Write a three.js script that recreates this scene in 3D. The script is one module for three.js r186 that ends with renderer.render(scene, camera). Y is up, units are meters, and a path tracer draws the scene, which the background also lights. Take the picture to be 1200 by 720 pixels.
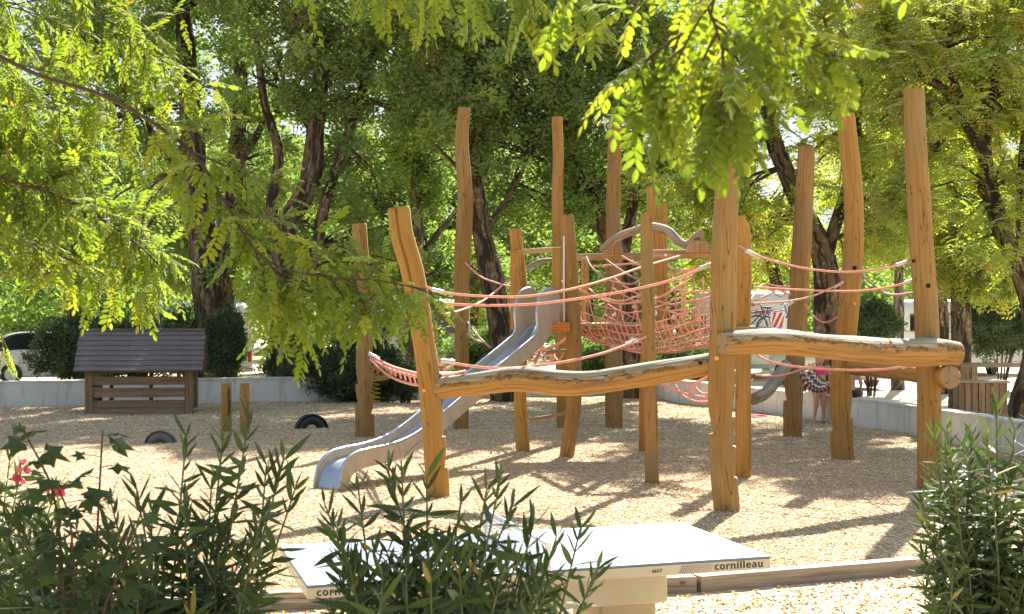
import * as THREE from 'three';
import { mergeGeometries } from 'three/addons/utils/BufferGeometryUtils.js';
import { RoundedBoxGeometry } from 'three/addons/geometries/RoundedBoxGeometry.js';
import { TextGeometry } from 'three/addons/geometries/TextGeometry.js';
import { FontLoader } from 'three/addons/loaders/FontLoader.js';
import { MarchingCubes } from 'three/addons/objects/MarchingCubes.js';

// ---------------------------------------------------------------- camera, sky, sun, exposure
const F = 1870, EYE = 2.26, W = 1200, H = 720;           // focal length in photo pixels, eye height; the horizon lies at row 360
const scene = new THREE.Scene();
const camera = new THREE.PerspectiveCamera(2 * Math.atan(360 / F) * 180 / Math.PI, W / H, 0.1, 1500);
camera.position.set(0, EYE, 0);
camera.lookAt(0, EYE, -10);
camera.focus = 20; camera.userData.fStop = 11;
const SUN = new THREE.Vector3(0.23, 0.63, -0.742).normalize();
{ // hazy summer sky: pale at the horizon, bluer overhead, brighter round the sun
  const w = 512, h = 256, data = new Float32Array(w * h * 4);
  for (let j = 0; j < h; j++) for (let i = 0; i < w; i++) {
    const el = ((j + 0.5) / h - 0.5) * Math.PI, az = ((i + 0.5) / w - 0.5) * 2 * Math.PI, dx = Math.cos(el) * Math.cos(az), dy = Math.sin(el), dz = Math.cos(el) * Math.sin(az), t = Math.pow(Math.max(0, dy), 0.55), c = Math.max(0, dx * SUN.x + dy * SUN.y + dz * SUN.z), g = 0.26 * Math.pow(c, 6) + 1.0 * Math.pow(c, 60), k = (j * w + i) * 4;
    data[k] = 0.205 * (1 - t) + 0.09 * t + g; data[k + 1] = 0.22 * (1 - t) + 0.13 * t + g * 0.96; data[k + 2] = 0.23 * (1 - t) + 0.19 * t + g * 0.86; data[k + 3] = 1;
  }
  const sky = new THREE.DataTexture(data, w, h, THREE.RGBAFormat, THREE.FloatType); sky.mapping = THREE.EquirectangularReflectionMapping; sky.magFilter = sky.minFilter = THREE.LinearFilter; sky.needsUpdate = true; scene.background = sky; scene.environment = sky;
}
const sun = new THREE.DirectionalLight(new THREE.Color(1, 0.92, 0.79), 5);
sun.position.copy(SUN).multiplyScalar(120).add(new THREE.Vector3(0, 0, -20));
sun.target.position.set(0, 0, -20); scene.add(sun, sun.target);
sun.castShadow = true; sun.shadow.mapSize.set(4096, 4096); sun.shadow.radius = 1;
Object.assign(sun.shadow.camera, { left: -45, right: 45, top: 45, bottom: -45, near: 1, far: 260 });
const renderer = new THREE.WebGLRenderer({ antialias: true });
renderer.toneMapping = THREE.LinearToneMapping;
renderer.toneMappingExposure = 4.1;
renderer.shadowMap.enabled = true;

// ---------------------------------------------------------------- helpers
const V = (x, y, z) => new THREE.Vector3(x, y, z);
const C = (r, g, b) => new THREE.Color().setRGB(r, g, b);
const UP = V(0, 1, 0);
function rng(seed) { let a = seed >>> 0; return () => { a = (a + 0x6D2B79F5) | 0; let t = Math.imul(a ^ (a >>> 15), 1 | a); t = (t + Math.imul(t ^ (t >>> 7), 61 | t)) ^ t; return ((t ^ (t >>> 14)) >>> 0) / 4294967296; }; }
const depthAt = (py) => F * EYE / (py - 360);                              // depth of a ground point seen at row py
const P = (px, py, d) => V((px - 600) / F * d, EYE - (py - 360) / F * d, -d);
const G = (px, py) => { const d = depthAt(py); return V((px - 600) / F * d, 0, -d); };
const lerp = (a, b, t) => a + (b - a) * t;
const clamp = (x, a = 0, b = 1) => Math.min(b, Math.max(a, x));
const sst = (a, b, x) => { const t = clamp((x - a) / (b - a)); return t * t * (3 - 2 * t); };
function hash2(i, j, s) { let h = Math.imul(i, 374761393) + Math.imul(j, 668265263) + Math.imul(s, 2147483647 ^ 0x5bd1e995); h = Math.imul(h ^ (h >>> 13), 1274126177); return ((h ^ (h >>> 16)) >>> 0) / 4294967296; }
function pn(x, y, px, py, s) {                                              // periodic value noise
  const i = Math.floor(x), j = Math.floor(y), u = x - i, v = y - j, a = u * u * (3 - 2 * u), b = v * v * (3 - 2 * v);
  const m = (k, p) => ((k % p) + p) % p, i0 = m(i, px), i1 = m(i + 1, px), j0 = m(j, py), j1 = m(j + 1, py);
  return lerp(lerp(hash2(i0, j0, s), hash2(i1, j0, s), a), lerp(hash2(i0, j1, s), hash2(i1, j1, s), a), b);
}
const fbm = (u, v, px, py, s, o = 4) => { let t = 0, a = 0.5, n = 0; for (let k = 0; k < o; k++) { t += a * pn(u * px, v * py, px, py, s + k * 17); n += a; a *= 0.5; px *= 2; py *= 2; } return t / n; };
const n3 = (x, y, z, s = 0) => (Math.sin(x * 1.7 + s) + Math.sin(y * 2.3 + s * 1.7 + x * 0.6) + Math.sin(z * 1.9 + s * 0.7 - y * 0.8)) / 3;
function tex(w, h, fn, sw, sh, srgb = true) {                               // fn(u, v) -> [r, g, b] in 0..1; sw, sh: metres that one repeat covers
  const data = new Uint8Array(w * h * 4);
  for (let j = 0; j < h; j++) for (let i = 0; i < w; i++) { const c = fn((i + 0.5) / w, (j + 0.5) / h), k = (j * w + i) * 4; data[k] = clamp(c[0]) * 255; data[k + 1] = clamp(c[1]) * 255; data[k + 2] = clamp(c[2]) * 255; data[k + 3] = 255; }
  return wrapTex(data, w, h, sw, sh, srgb);
}
function wrapTex(data, w, h, sw, sh, srgb) {
  const t = new THREE.DataTexture(data, w, h); t.wrapS = t.wrapT = THREE.RepeatWrapping; t.magFilter = THREE.LinearFilter; t.minFilter = THREE.LinearMipmapLinearFilter; t.generateMipmaps = true;
  if (srgb) t.colorSpace = THREE.SRGBColorSpace; t.repeat.set(1 / sw, 1 / sh); t.needsUpdate = true; return t;
}
const mix3 = (a, b, t) => [lerp(a[0], b[0], t), lerp(a[1], b[1], t), lerp(a[2], b[2], t)];
const std = (o) => new THREE.MeshStandardMaterial({ roughness: 0.8, ...o });
const leafMat = (c, t, r = 1) => new THREE.MeshPhysicalMaterial({ color: c, roughness: r, transmission: t, thickness: 0, ior: 1.4, side: THREE.DoubleSide });
const taken = {};
function numbered(n) { if (taken[n] === undefined) { taken[n] = 0; return n; } taken[n]++; return n + '_' + String(taken[n]).padStart(3, '0'); }
function tag(o, label, category, group, kind) { if (label) o.userData.label = label; if (category) o.userData.category = category; if (group) o.userData.group = group; if (kind) o.userData.kind = kind; return o; }
function thing(name, label, category, pos = V(0, 0, 0), turn = 0, group) { const g = new THREE.Group(); g.name = numbered(name); g.position.copy(pos); g.rotation.y = turn; scene.add(g); return tag(g, label, category, group); }
function mesh(name, geo, mat, parent) { const m = new THREE.Mesh(geo, mat); m.name = parent ? name : numbered(name); m.castShadow = m.receiveShadow = true; (parent || scene).add(m); return m; }
function inst(name, geo, mat, mats, cols, parent) {
  const m = new THREE.InstancedMesh(geo, mat, mats.length); m.name = parent ? name : numbered(name); m.castShadow = m.receiveShadow = true;
  mats.forEach((x, i) => m.setMatrixAt(i, x)); if (cols) cols.forEach((c, i) => m.setColorAt(i, c));
  m.userData.kind = 'stuff'; (parent || scene).add(m); return m;
}
function uvBox(g) {                                                          // uv in metres by the dominant axis of each face
  g = g.index ? g.toNonIndexed() : g; const p = g.attributes.position, uv = new Float32Array(p.count * 2);
  const a = V(), b = V(), c = V(), n = V();
  for (let i = 0; i < p.count; i += 3) {
    a.fromBufferAttribute(p, i); b.fromBufferAttribute(p, i + 1); c.fromBufferAttribute(p, i + 2);
    n.copy(b).sub(a).cross(c.clone().sub(a)); const x = Math.abs(n.x), y = Math.abs(n.y), z = Math.abs(n.z);
    for (let k = 0; k < 3; k++) { const q = i + k; uv[q * 2] = x >= y && x >= z ? p.getZ(q) : p.getX(q); uv[q * 2 + 1] = y > x && y > z ? p.getZ(q) : p.getY(q); }
  }
  g.setAttribute('uv', new THREE.BufferAttribute(uv, 2)); return g;
}
function bx(w, h, d, x = 0, y = 0, z = 0, r = 0.006, longX = false) {        // bevelled box; longX turns the grain along x
  const g = uvBox(new RoundedBoxGeometry(w, h, d, 1, Math.min(r, w / 3, h / 3, d / 3))); const uv = g.attributes.uv, ox = Math.abs(Math.sin(x * 7.3 + y * 3.1 + z * 1.7 + w)) * 3;
  for (let i = 0; i < uv.count; i++) { const a = uv.getX(i) + ox, b = uv.getY(i) + ox * 0.7; longX ? uv.setXY(i, b, a) : uv.setXY(i, a, b); }
  g.translate(x, y, z); return g;
}
function tube(pts, rad, o = {}) {                                            // tapered tube along a curve; theta 0 lies towards +x on an upright tube, the seam faces away
  const { segs = 10, step = 0.12, rfn = null, rows = null, caps = true, ref = V(1, 0, 0), seed = 0, bevel = 0 } = o;
  const curve = new THREE.CatmullRomCurve3(pts.length > 1 ? pts : [pts[0], pts[0].clone().add(UP)], false, 'centripetal'); curve.arcLengthDivisions = 120;
  const L = curve.getLength(), n = Math.max(2, Math.ceil(L / step)); let ts = [];
  for (let i = 0; i <= n; i++) ts.push(i / n);
  if (rows) ts = ts.concat(rows(L).map((x) => clamp(x)));
  if (bevel) ts = ts.concat([clamp(1 - bevel / L)]);
  ts = [...new Set(ts.map((x) => Math.round(x * 1e6) / 1e6))].sort((a, b) => a - b);
  const pos = [], uv = [], idx = []; let N = null; const radAt = (t) => { const k = clamp(t) * (rad.length - 1), i = Math.min(rad.length - 2, Math.floor(k)); return rad.length === 1 ? rad[0] : lerp(rad[i], rad[i + 1], k - i); };
  const r0 = rad.reduce((a, b) => a + b, 0) / rad.length, uo = Math.abs(Math.sin(seed * 12.9 + 0.3)) * 5;
  for (const t of ts) {
    const c = curve.getPointAt(t), T = curve.getTangentAt(t);
    if (!N) { N = ref.clone().addScaledVector(T, -ref.dot(T)); if (N.lengthSq() < 0.02) N = V(0, 1, 0).addScaledVector(T, -T.y); N.normalize(); } else { N.addScaledVector(T, -N.dot(T)).normalize(); }
    const B = T.clone().cross(N); let r = radAt(t); if (bevel && t > 1 - 1e-5) r *= 0.9;
    for (let k = 0; k <= segs; k++) { const th = Math.PI / 2 + k / segs * 2 * Math.PI, q = rfn ? rfn(th, t, t * L) : 1; pos.push(c.x + (N.x * Math.cos(th) + B.x * Math.sin(th)) * r * q, c.y + (N.y * Math.cos(th) + B.y * Math.sin(th)) * r * q, c.z + (N.z * Math.cos(th) + B.z * Math.sin(th)) * r * q); uv.push(uo + k / segs * 2 * Math.PI * r0, uo + t * L); }
  }
  const R = segs + 1; for (let j = 0; j < ts.length - 1; j++) for (let k = 0; k < segs; k++) { const a = j * R + k, b = a + 1, c = a + R, d = c + 1; idx.push(a, b, d, a, d, c); }
  const sideCount = idx.length, capAt = pos.length / 3;
  const g = new THREE.BufferGeometry();
  if (caps) for (const [j, flip] of [[0, true], [ts.length - 1, false]]) {
    const s = pos.length / 3; let cx = 0, cy = 0, cz = 0;
    for (let k = 0; k < segs; k++) { const q = (j * R + k) * 3; cx += pos[q]; cy += pos[q + 1]; cz += pos[q + 2]; }
    pos.push(cx / segs, cy / segs, cz / segs); uv.push(0.5, 0.5);
    for (let k = 0; k <= segs; k++) { const q = (j * R + k) * 3; pos.push(pos[q], pos[q + 1], pos[q + 2]); const th = k / segs * 2 * Math.PI; uv.push(0.5 + 0.48 * Math.cos(th), 0.5 + 0.48 * Math.sin(th)); }
    for (let k = 0; k < segs; k++) flip ? idx.push(s, s + 2 + k, s + 1 + k) : idx.push(s, s + 1 + k, s + 2 + k);
  }
  g.setAttribute('position', new THREE.Float32BufferAttribute(pos, 3)); g.setAttribute('uv', new THREE.Float32BufferAttribute(uv, 2)); g.setIndex(idx); g.computeVertexNormals();
  const nr = g.attributes.normal; for (let j = 0; j < ts.length; j++) { const a = j * R, b = a + segs, m = V(nr.getX(a) + nr.getX(b), nr.getY(a) + nr.getY(b), nr.getZ(a) + nr.getZ(b)).normalize(); nr.setXYZ(a, m.x, m.y, m.z); nr.setXYZ(b, m.x, m.y, m.z); }
  if (o.twoMats) { g.addGroup(0, sideCount, 0); g.addGroup(sideCount, idx.length - sideCount, 1); }
  return g;
}
const merge = (a) => mergeGeometries(a.map((g) => { const q = g.index ? g.toNonIndexed() : g.clone(); q.clearGroups(); for (const k of Object.keys(q.attributes)) if (!['position', 'normal', 'uv'].includes(k)) q.deleteAttribute(k); return q; }), false);
function basis(pos, dir, up, s = 1) { const x = dir.clone().normalize(); let z = x.clone().cross(up); if (z.lengthSq() < 1e-6) z = x.clone().cross(V(0.3, 0.2, 1)); z.normalize(); const y = z.clone().cross(x); const m = new THREE.Matrix4().makeBasis(x, y, z); m.scale(V(s, s, s)); m.setPosition(pos); return m; }
const randDir = (r) => { const z = r() * 2 - 1, a = r() * 6.2832, q = Math.sqrt(1 - z * z); return V(q * Math.cos(a), z, q * Math.sin(a)); };

// ---------------------------------------------------------------- materials
const ST = (hex) => [(hex >> 16 & 255) / 255, (hex >> 8 & 255) / 255, (hex & 255) / 255];
function grain(u, v, s) { const w = (fbm(u, v, 4, 3, s + 3, 3) - 0.5) * 0.10; const a = fbm(u + w, v, 40, 3, s, 4), b = fbm(u + w * 0.6, v, 110, 7, s + 5, 2), k = Math.abs(fbm(u + w, v, 12, 2, s + 9, 3) - 0.5); return { a, b, crack: 1 - sst(0.004, 0.016, k), patch: fbm(u, v, 3, 4, s + 21, 3) }; }
function woodMaps(s, light, mid, dark, crackCol, sw = 0.9, sh = 2.6, crackAmt = 0.7, grey = mid) {
  const cache = new Map(); const gr = (u, v) => { const k = u * 1e4 + v; let q = cache.get(k); if (!q) { q = grain(u, v, s); cache.set(k, q); } return q; };
  const kr = rng(s * 7 + 1), knots = []; for (let i = 0; i < 9; i++) knots.push([kr(), kr(), 0.012 + 0.014 * kr(), 0.02 + 0.03 * kr()]);
  const wr = (x) => x - Math.round(x), knot = (u, v) => { let k = 0; for (const [a, b, rx, ry] of knots) { const e = Math.hypot(wr(u - a) * sw / rx, wr(v - b) * sh / ry); k = Math.max(k, (1 - sst(0.55, 1.05, e)) * (0.75 + 0.25 * Math.cos(e * 9))); } return k; };
  const map = tex(384, 768, (u, v) => { const q = gr(u, v); let c = mix3(dark, mid, sst(0.25, 0.6, q.a)); c = mix3(c, grey, 0.6 * sst(0.5, 0.72, fbm(u, v, 5, 3, s + 61, 4))); c = mix3(c, crackCol, 0.8 * knot(u, v)); c = mix3(c, light, sst(0.45, 0.8, q.b * 0.5 + q.patch * 0.5)); return mix3(c, crackCol, q.crack * crackAmt * sst(0.42, 0.55, q.patch)); }, sw, sh);
  const bump = tex(384, 768, (u, v) => { const q = gr(u, v), h = 0.35 * q.a + 0.35 * q.b + 0.3 - 0.3 * q.crack * sst(0.42, 0.55, q.patch); return [h, h, h]; }, sw, sh, false);
  return { map, bumpMap: bump, bumpScale: 0.011 };
}
const postMaps = [woodMaps(11, ST(0xd9a868), ST(0xc8934f), ST(0xb98644), ST(0x6a4a28), 0.9, 2.6, 0.75, ST(0xb09c7c)), woodMaps(37, ST(0xd6aa74), ST(0xc4935a), ST(0xb4854e), ST(0x644a2c), 0.9, 2.6, 0.75, ST(0xac9c82))];
const postWood = [std({ ...postMaps[0], color: C(0.6, 0.62, 0.46), roughness: 0.78 }), std({ ...postMaps[1], color: C(0.52, 0.54, 0.42), roughness: 0.8 })];
// beams: golden below, with a ragged strip of bleached grey, lichen-spotted wood along the upper side (u runs once round the log, the upper side at u = 0.5)
const beamWeather = (u, v) => { const e = Math.abs(u - 0.5) + (fbm(u, v, 10, 14, 301, 4) - 0.5) * 0.16 + (fbm(u, v, 4, 5, 305, 3) - 0.5) * 0.1; return { bleach: 1 - sst(0.15, 0.19, e), stain: (1 - sst(0.0, 0.06, Math.abs(e - 0.2))) * sst(0.45, 0.6, fbm(u, v, 40, 60, 309, 3)) }; };
const beamLog = std({ map: tex(512, 1024, (u, v) => { const g = grain(u, v, 53), w = beamWeather(u, v); let c = mix3(ST(0x9c7340), ST(0xb98f58), sst(0.25, 0.6, g.a)); c = mix3(c, ST(0xc8a468), sst(0.5, 0.8, g.b * 0.5 + g.patch * 0.5)); c = mix3(c, mix3(ST(0x8f877a), ST(0xc6c0b4), sst(0.3, 0.7, g.b * 0.6 + g.a * 0.4)), w.bleach * 0.92); c = mix3(c, ST(0x4e4436), w.stain * 0.7); return mix3(c, ST(0x3c2c1c), g.crack * 0.8 * sst(0.42, 0.55, g.patch)); }, 1, 2.6), bumpMap: tex(512, 1024, (u, v) => { const g = grain(u, v, 53), h = 0.35 * g.a + 0.35 * g.b + 0.3 - 0.3 * g.crack; return [h, h, h]; }, 1, 2.6, false), bumpScale: 0.012, color: C(0.78, 0.78, 0.7), roughness: 0.85 });
const greyWood = std({ ...woodMaps(71, ST(0xb8aa96), ST(0x998a78), ST(0x75685a), ST(0x3c342c)), roughness: 0.82 });
const plankWood = std({ ...woodMaps(83, ST(0xbb9c70), ST(0xa08055), ST(0x80643f), ST(0x4a3822), 0.9, 2.6, 0.7, ST(0x9a8c74)), roughness: 0.75 });
const houseWood = std({ ...woodMaps(97, ST(0xa28a6e), ST(0x8a6f54), ST(0x6e563e), ST(0x382c20), 0.9, 2.6, 0.7, ST(0x94866f)), roughness: 0.78 });
const roofWood = std({ ...woodMaps(101, ST(0x8f8682), ST(0x736a67), ST(0x564e4c), ST(0x2c2826)), roughness: 0.8 });
const endGrain = std({ map: tex(128, 128, (u, v) => { const x = u - 0.5, y = v - 0.5, r = Math.hypot(x, y) * 2, a = Math.atan2(y, x), ring = 0.5 + 0.5 * Math.sin(r * 46 + fbm(u, v, 4, 4, 5, 2) * 7), cr = Math.pow(Math.abs(Math.cos(a * 1.5 + 0.4 + r + 1.3 * fbm(u, v, 5, 5, 15, 3))), 260) * sst(0.05, 0.3, r); return mix3(mix3(mix3(ST(0xa58a66), ST(0x836747), ring * 0.6), ST(0x7d7466), 0.6 * fbm(u, v, 6, 6, 25, 3)), ST(0x35281c), cr * 0.85); }, 1, 1), roughness: 0.85 });
const barkMaps = (s, a, b, c) => { const f = (u, v) => { const w = (fbm(u, v, 5, 6, s + 2, 3) - 0.5) * 0.16; return { r: Math.abs(fbm(u + w, v + w, 9, 3, s, 4) - 0.5) * 2.6, p: fbm(u, v, 24, 24, s + 40, 3) }; };
  return { map: tex(256, 512, (u, v) => { const q = f(u, v); return mix3(mix3(c, b, sst(0.05, 0.4, q.r)), a, sst(0.45, 0.75, q.p) * sst(0.15, 0.5, q.r)); }, 0.9, 1.8), bumpMap: tex(256, 512, (u, v) => { const q = f(u, v), h = clamp(q.r) * 0.75 + q.p * 0.25; return [h, h, h]; }, 0.9, 1.8, false), bumpScale: 0.05 }; };
const bark = std({ ...barkMaps(7, ST(0x8a7b68), ST(0x64533f), ST(0x2c221a)), roughness: 0.95 });
const paleBark = std({ ...barkMaps(19, ST(0xa09a8c), ST(0x7d7466), ST(0x453c32)), roughness: 0.95 });
const ropeMap = tex(64, 256, (u, v) => { const k = 0.5 + 0.5 * Math.sin((u + v * 10) * 6.2832 * 3), n = fbm(u, v, 8, 16, 3, 2); return mix3(mix3(ST(0xc87a66), ST(0xecb2a0), k), ST(0xf4d6ca), sst(0.62, 0.85, n) * 0.5); }, 0.06, 0.5);
const ropeMat = std({ map: ropeMap, roughness: 0.9 });
const fadedRope = std({ color: C(0.72, 0.52, 0.45), map: tex(64, 256, (u, v) => { const k = 0.75 + 0.25 * Math.sin((u + v * 10) * 18.85); return [k, k * 0.93, k * 0.9]; }, 0.06, 0.5), roughness: 0.9 });
const coupling = std({ color: C(0.62, 0.62, 0.62), metalness: 0.4, roughness: 0.45 });
const steelMap = tex(512, 128, (u, v) => { const k = 0.72 + 0.22 * fbm(u, v, 3, 60, 9, 3) + 0.06 * fbm(u, v, 6, 6, 2, 2); return [k, k, k]; }, 0.6, 0.2, false);
const steel = std({ color: C(0.42, 0.47, 0.55), metalness: 0.85, roughness: 0.32, bumpMap: steelMap, bumpScale: 0.0004 });
const steelSide = std({ color: C(0.47, 0.40, 0.30), metalness: 0.0, roughness: 0.62, map: tex(256, 256, (u, v) => { const k = 0.86 + 0.14 * fbm(u, v, 6, 9, 4, 4); return [k, k, k]; }, 1, 1) });
const plaster = std({ map: tex(512, 256, (u, v) => { const a = fbm(u, v, 5, 4, 8, 5), b = fbm(u, v, 30, 3, 5, 3), d = sst(0.6, 0.78, b); return mix3(mix3(ST(0xc8c8c2), ST(0xe6e4dc), a), ST(0xaaa698), d * 0.4); }, 3, 1.5), roughness: 0.9, bumpMap: tex(256, 256, (u, v) => { const k = fbm(u, v, 40, 40, 3, 3); return [k, k, k]; }, 1, 1, false), bumpScale: 0.006 });
const rubber = std({ color: C(0.025, 0.027, 0.03), roughness: 0.6 });
const leafRobinia = leafMat(C(0.19, 0.275, 0.015), 0.55);
const leafFar = leafMat(C(0.34, 0.42, 0.04), 0.58);
const leafDark = leafMat(C(0.16, 0.24, 0.055), 0.52);
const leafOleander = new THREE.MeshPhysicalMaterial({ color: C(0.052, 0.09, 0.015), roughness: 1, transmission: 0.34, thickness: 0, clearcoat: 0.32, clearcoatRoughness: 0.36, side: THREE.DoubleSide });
const twigMat = std({ color: C(0.09, 0.06, 0.035), roughness: 0.9 });
const stemGreen = std({ color: C(0.12, 0.15, 0.05), roughness: 0.8 });

// ---------------------------------------------------------------- ground
function stampChips(n, size, seed, bg, cols, lo, hi, sizeM) {
  const data = new Uint8Array(size * size * 4), hgt = new Uint8Array(size * size * 4), r = rng(seed);
  for (let j = 0; j < size; j++) for (let i = 0; i < size; i++) { const k = (j * size + i) * 4, q = fbm(i / size, j / size, 64, 64, seed, 3), c = mix3(bg[0], bg[1], q); for (let e = 0; e < 3; e++) { data[k + e] = c[e] * 255; hgt[k + e] = q * 60; } data[k + 3] = hgt[k + 3] = 255; }
  const ppm = size / sizeM;
  for (let t = 0; t < n; t++) {
    const L = lerp(lo, hi, r() * r()) * ppm, w = L * lerp(0.22, 0.5, r()), a = r() * 6.283, cx = r() * size, cy = r() * size, c0 = cols[Math.floor(r() * cols.length)], b = lerp(0.8, 1.12, r()), ca = Math.cos(a), sa = Math.sin(a), hh = 90 + 160 * t / n, tl = (r() - 0.5) * 60;
    const R = Math.ceil(L / 2 + 1);
    for (let y = -R; y <= R; y++) for (let x = -R; x <= R; x++) { const p = x * ca + y * sa, q = -x * sa + y * ca; if (Math.abs(p) > L / 2 || Math.abs(q) > w / 2 * (1 - 0.25 * Math.pow(Math.abs(p) / L * 2, 3))) continue; const i = ((Math.floor(cx + x) % size) + size) % size, j = ((Math.floor(cy + y) % size) + size) % size, k = (j * size + i) * 4, s = b * (0.94 + 0.06 * Math.sin(q * 5)); for (let e = 0; e < 3; e++) { data[k + e] = clamp(c0[e] * s) * 255; hgt[k + e] = clamp((hh + tl * p / L) / 255) * 255; } }
  }
  return { map: wrapTex(data, size, size, sizeM, sizeM, true), bumpMap: wrapTex(hgt, size, size, sizeM, sizeM, false) };
}
const chipCols = [0xdecbac, 0xceb896, 0xbea282, 0xe2d2ba, 0xae9270, 0xc8b090, 0x967a5a, 0xd6bd98, 0xc4b29a].map(ST);
const chipMaps = stampChips(9000, 1024, 5, [ST(0x8d7253), ST(0xb59a76)], chipCols, 0.03, 0.09, 3.2);
const chipsMat = std({ ...chipMaps, bumpScale: 0.02, roughness: 0.95 });
const sandMaps = stampChips(2600, 1024, 9, [ST(0xb9a588), ST(0xd6c6aa)], [0xc7ae84, 0xb7935c, 0xd8c8a8, 0xa48154, 0xc9a15c].map(ST), 0.02, 0.06, 3.2);
const sandMat = std({ ...sandMaps, bumpScale: 0.01, roughness: 0.95 });
const roadMat = std({ map: tex(512, 512, (u, v) => mix3(ST(0xc4b498), ST(0xe0d4bc), fbm(u, v, 6, 6, 4, 6)), 9, 9), roughness: 0.95 });
{
  const g = new THREE.PlaneGeometry(700, 700); g.rotateX(-Math.PI / 2); g.translate(0, -0.03, -200);
  const uv = g.attributes.uv; for (let i = 0; i < uv.count; i++) uv.setXY(i, uv.getX(i) * 700, uv.getY(i) * 700);
  tag(mesh('ground', g, sandMat), 'sandy ground under and around the playground', 'ground', null, 'structure');
}
// kerb line in front of the playground and wall line at its back
const K = [V(-9, 0, -10.3), G(300, 710), G(815, 689), G(1078, 667), V(8.5, 0, -16.2)];
const zKerb = (x) => { for (let i = 0; i < K.length - 1; i++) if (x <= K[i + 1].x) return lerp(K[i].z, K[i + 1].z, clamp((x - K[i].x) / (K[i + 1].x - K[i].x), -1, 1)); return K[K.length - 1].z; };
const WL = [G(-160, 481), G(300, 472), G(470, 469), G(722, 463)], WR = [G(722, 463), G(1040, 504), G(1330, 560)];
const zBack = (x) => -42;
const xWallAt = (z) => { for (let i = 0; i < WR.length - 1; i++) if (z <= WR[i + 1].z || i === WR.length - 2) return lerp(WR[i].x, WR[i + 1].x, (z - WR[i].z) / (WR[i + 1].z - WR[i].z)); };
const bumpY = (x, z) => 0.02 + 0.03 * n3(x * 1.3, z * 0.4, z * 1.1, 2) + 0.012 * n3(x * 3.7, 1, z * 3.3, 5);
{
  const nx = 150, nz = 150, pos = [], uv = [], idx = [];
  for (let j = 0; j <= nz; j++) for (let i = 0; i <= nx; i++) {
    const x0 = lerp(-19, 9, i / nx), zf = zKerb(x0) - 0.06, z = lerp(zf, -41.5, j / nz), xr = xWallAt(z) + 0.02, x = x0 > xr ? xr : x0;
    pos.push(x, bumpY(x, z), z); uv.push(x, -z);
  }
  for (let j = 0; j < nz; j++) for (let i = 0; i < nx; i++) { const a = j * (nx + 1) + i, b = a + 1, c = a + nx + 1, d = c + 1; idx.push(a, b, d, a, d, c); }
  const g = new THREE.BufferGeometry(); g.setAttribute('position', new THREE.Float32BufferAttribute(pos, 3)); g.setAttribute('uv', new THREE.Float32BufferAttribute(uv, 2)); g.setIndex(idx); g.computeVertexNormals();
  tag(mesh('playground_surface', g, chipsMat), 'wood chip surface of the playground inside the low wall', 'ground', null, 'structure');
  // the loose chips themselves
  const r = rng(77), mats = [], cols = [], chip = new THREE.BoxGeometry(1, 0.14, 0.34); { const p = chip.attributes.position; for (let i = 0; i < p.count; i++) { const x = p.getX(i); p.setXYZ(i, x, p.getY(i) - 0.15 * x * x * 4 * 0.5, p.getZ(i) * (x > 0 ? 0.7 : 1)); } chip.computeVertexNormals(); }
  const chipMean = new THREE.Color(0xd2be9c), linCols = [0xe2d2b6, 0xd4c0a0, 0xc6ad88, 0xeadcc6, 0xb2946e, 0xcfb894, 0x98795a, 0xdec49a, 0x7a5d42, 0xd2963e].map((h, i) => new THREE.Color(h).lerp(chipMean, i === 9 ? 0 : 0.4)); const e = new THREE.Euler(), q = new THREE.Quaternion();
  let guard = 0; while (mats.length < 300000 && guard++ < 900000) {
    const d = 12 + 27 * Math.pow(r(), 1.55), x = (r() * 2 - 1) * d * 0.335, z = -d; if (z > zKerb(x) - 0.1 || x > xWallAt(z) - 0.2) continue;
    const s = (0.013 + 0.034 * Math.pow(r(), 3)) * (d > 22 ? 1 + (d - 22) * 0.03 : 1); e.set((r() - 0.5) * 0.3, r() * 6.283, (r() - 0.5) * 0.34); q.setFromEuler(e);
    mats.push(new THREE.Matrix4().compose(V(x, bumpY(x, z) + 0.004 + r() * 0.012, z), q, V(s, s, s))); const k = r(); cols.push(linCols[k > 0.985 ? 9 : Math.floor(Math.pow(r(), 1.25) * 9)].clone().multiplyScalar(lerp(1.0, 1.22, r())));
  }
  tag(inst('wood_chips', chip, std({ color: 0xffffff, roughness: 0.95 }), mats, cols), 'loose pale wood chips lying over the playground', 'wood chips', null, 'stuff');
  // leaf litter on the sand in front of the kerb
  const m2 = [], c2 = []; guard = 0; while (m2.length < 9000 && guard++ < 90000) { const d = 10.5 + 3.5 * r(), x = (r() * 2 - 1) * d * 0.335; if (-d < zKerb(x) + 0.12) continue; const s = 0.02 + 0.035 * r(); e.set((r() - 0.5) * 0.7, r() * 6.283, (r() - 0.5) * 0.7); q.setFromEuler(e); m2.push(new THREE.Matrix4().compose(V(x, -0.03 + 0.006 + r() * 0.006, -d), q, V(s, s * 0.6, s * 1.2))); c2.push(linCols[Math.floor(r() * 10)].clone().multiplyScalar(lerp(0.8, 1.1, r()))); }
  tag(inst('leaf_litter', chip, std({ color: 0xffffff, roughness: 0.95 }), m2, c2), 'dry leaf bits scattered on the sand before the timber edging', 'leaf litter', null, 'stuff');
}
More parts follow.
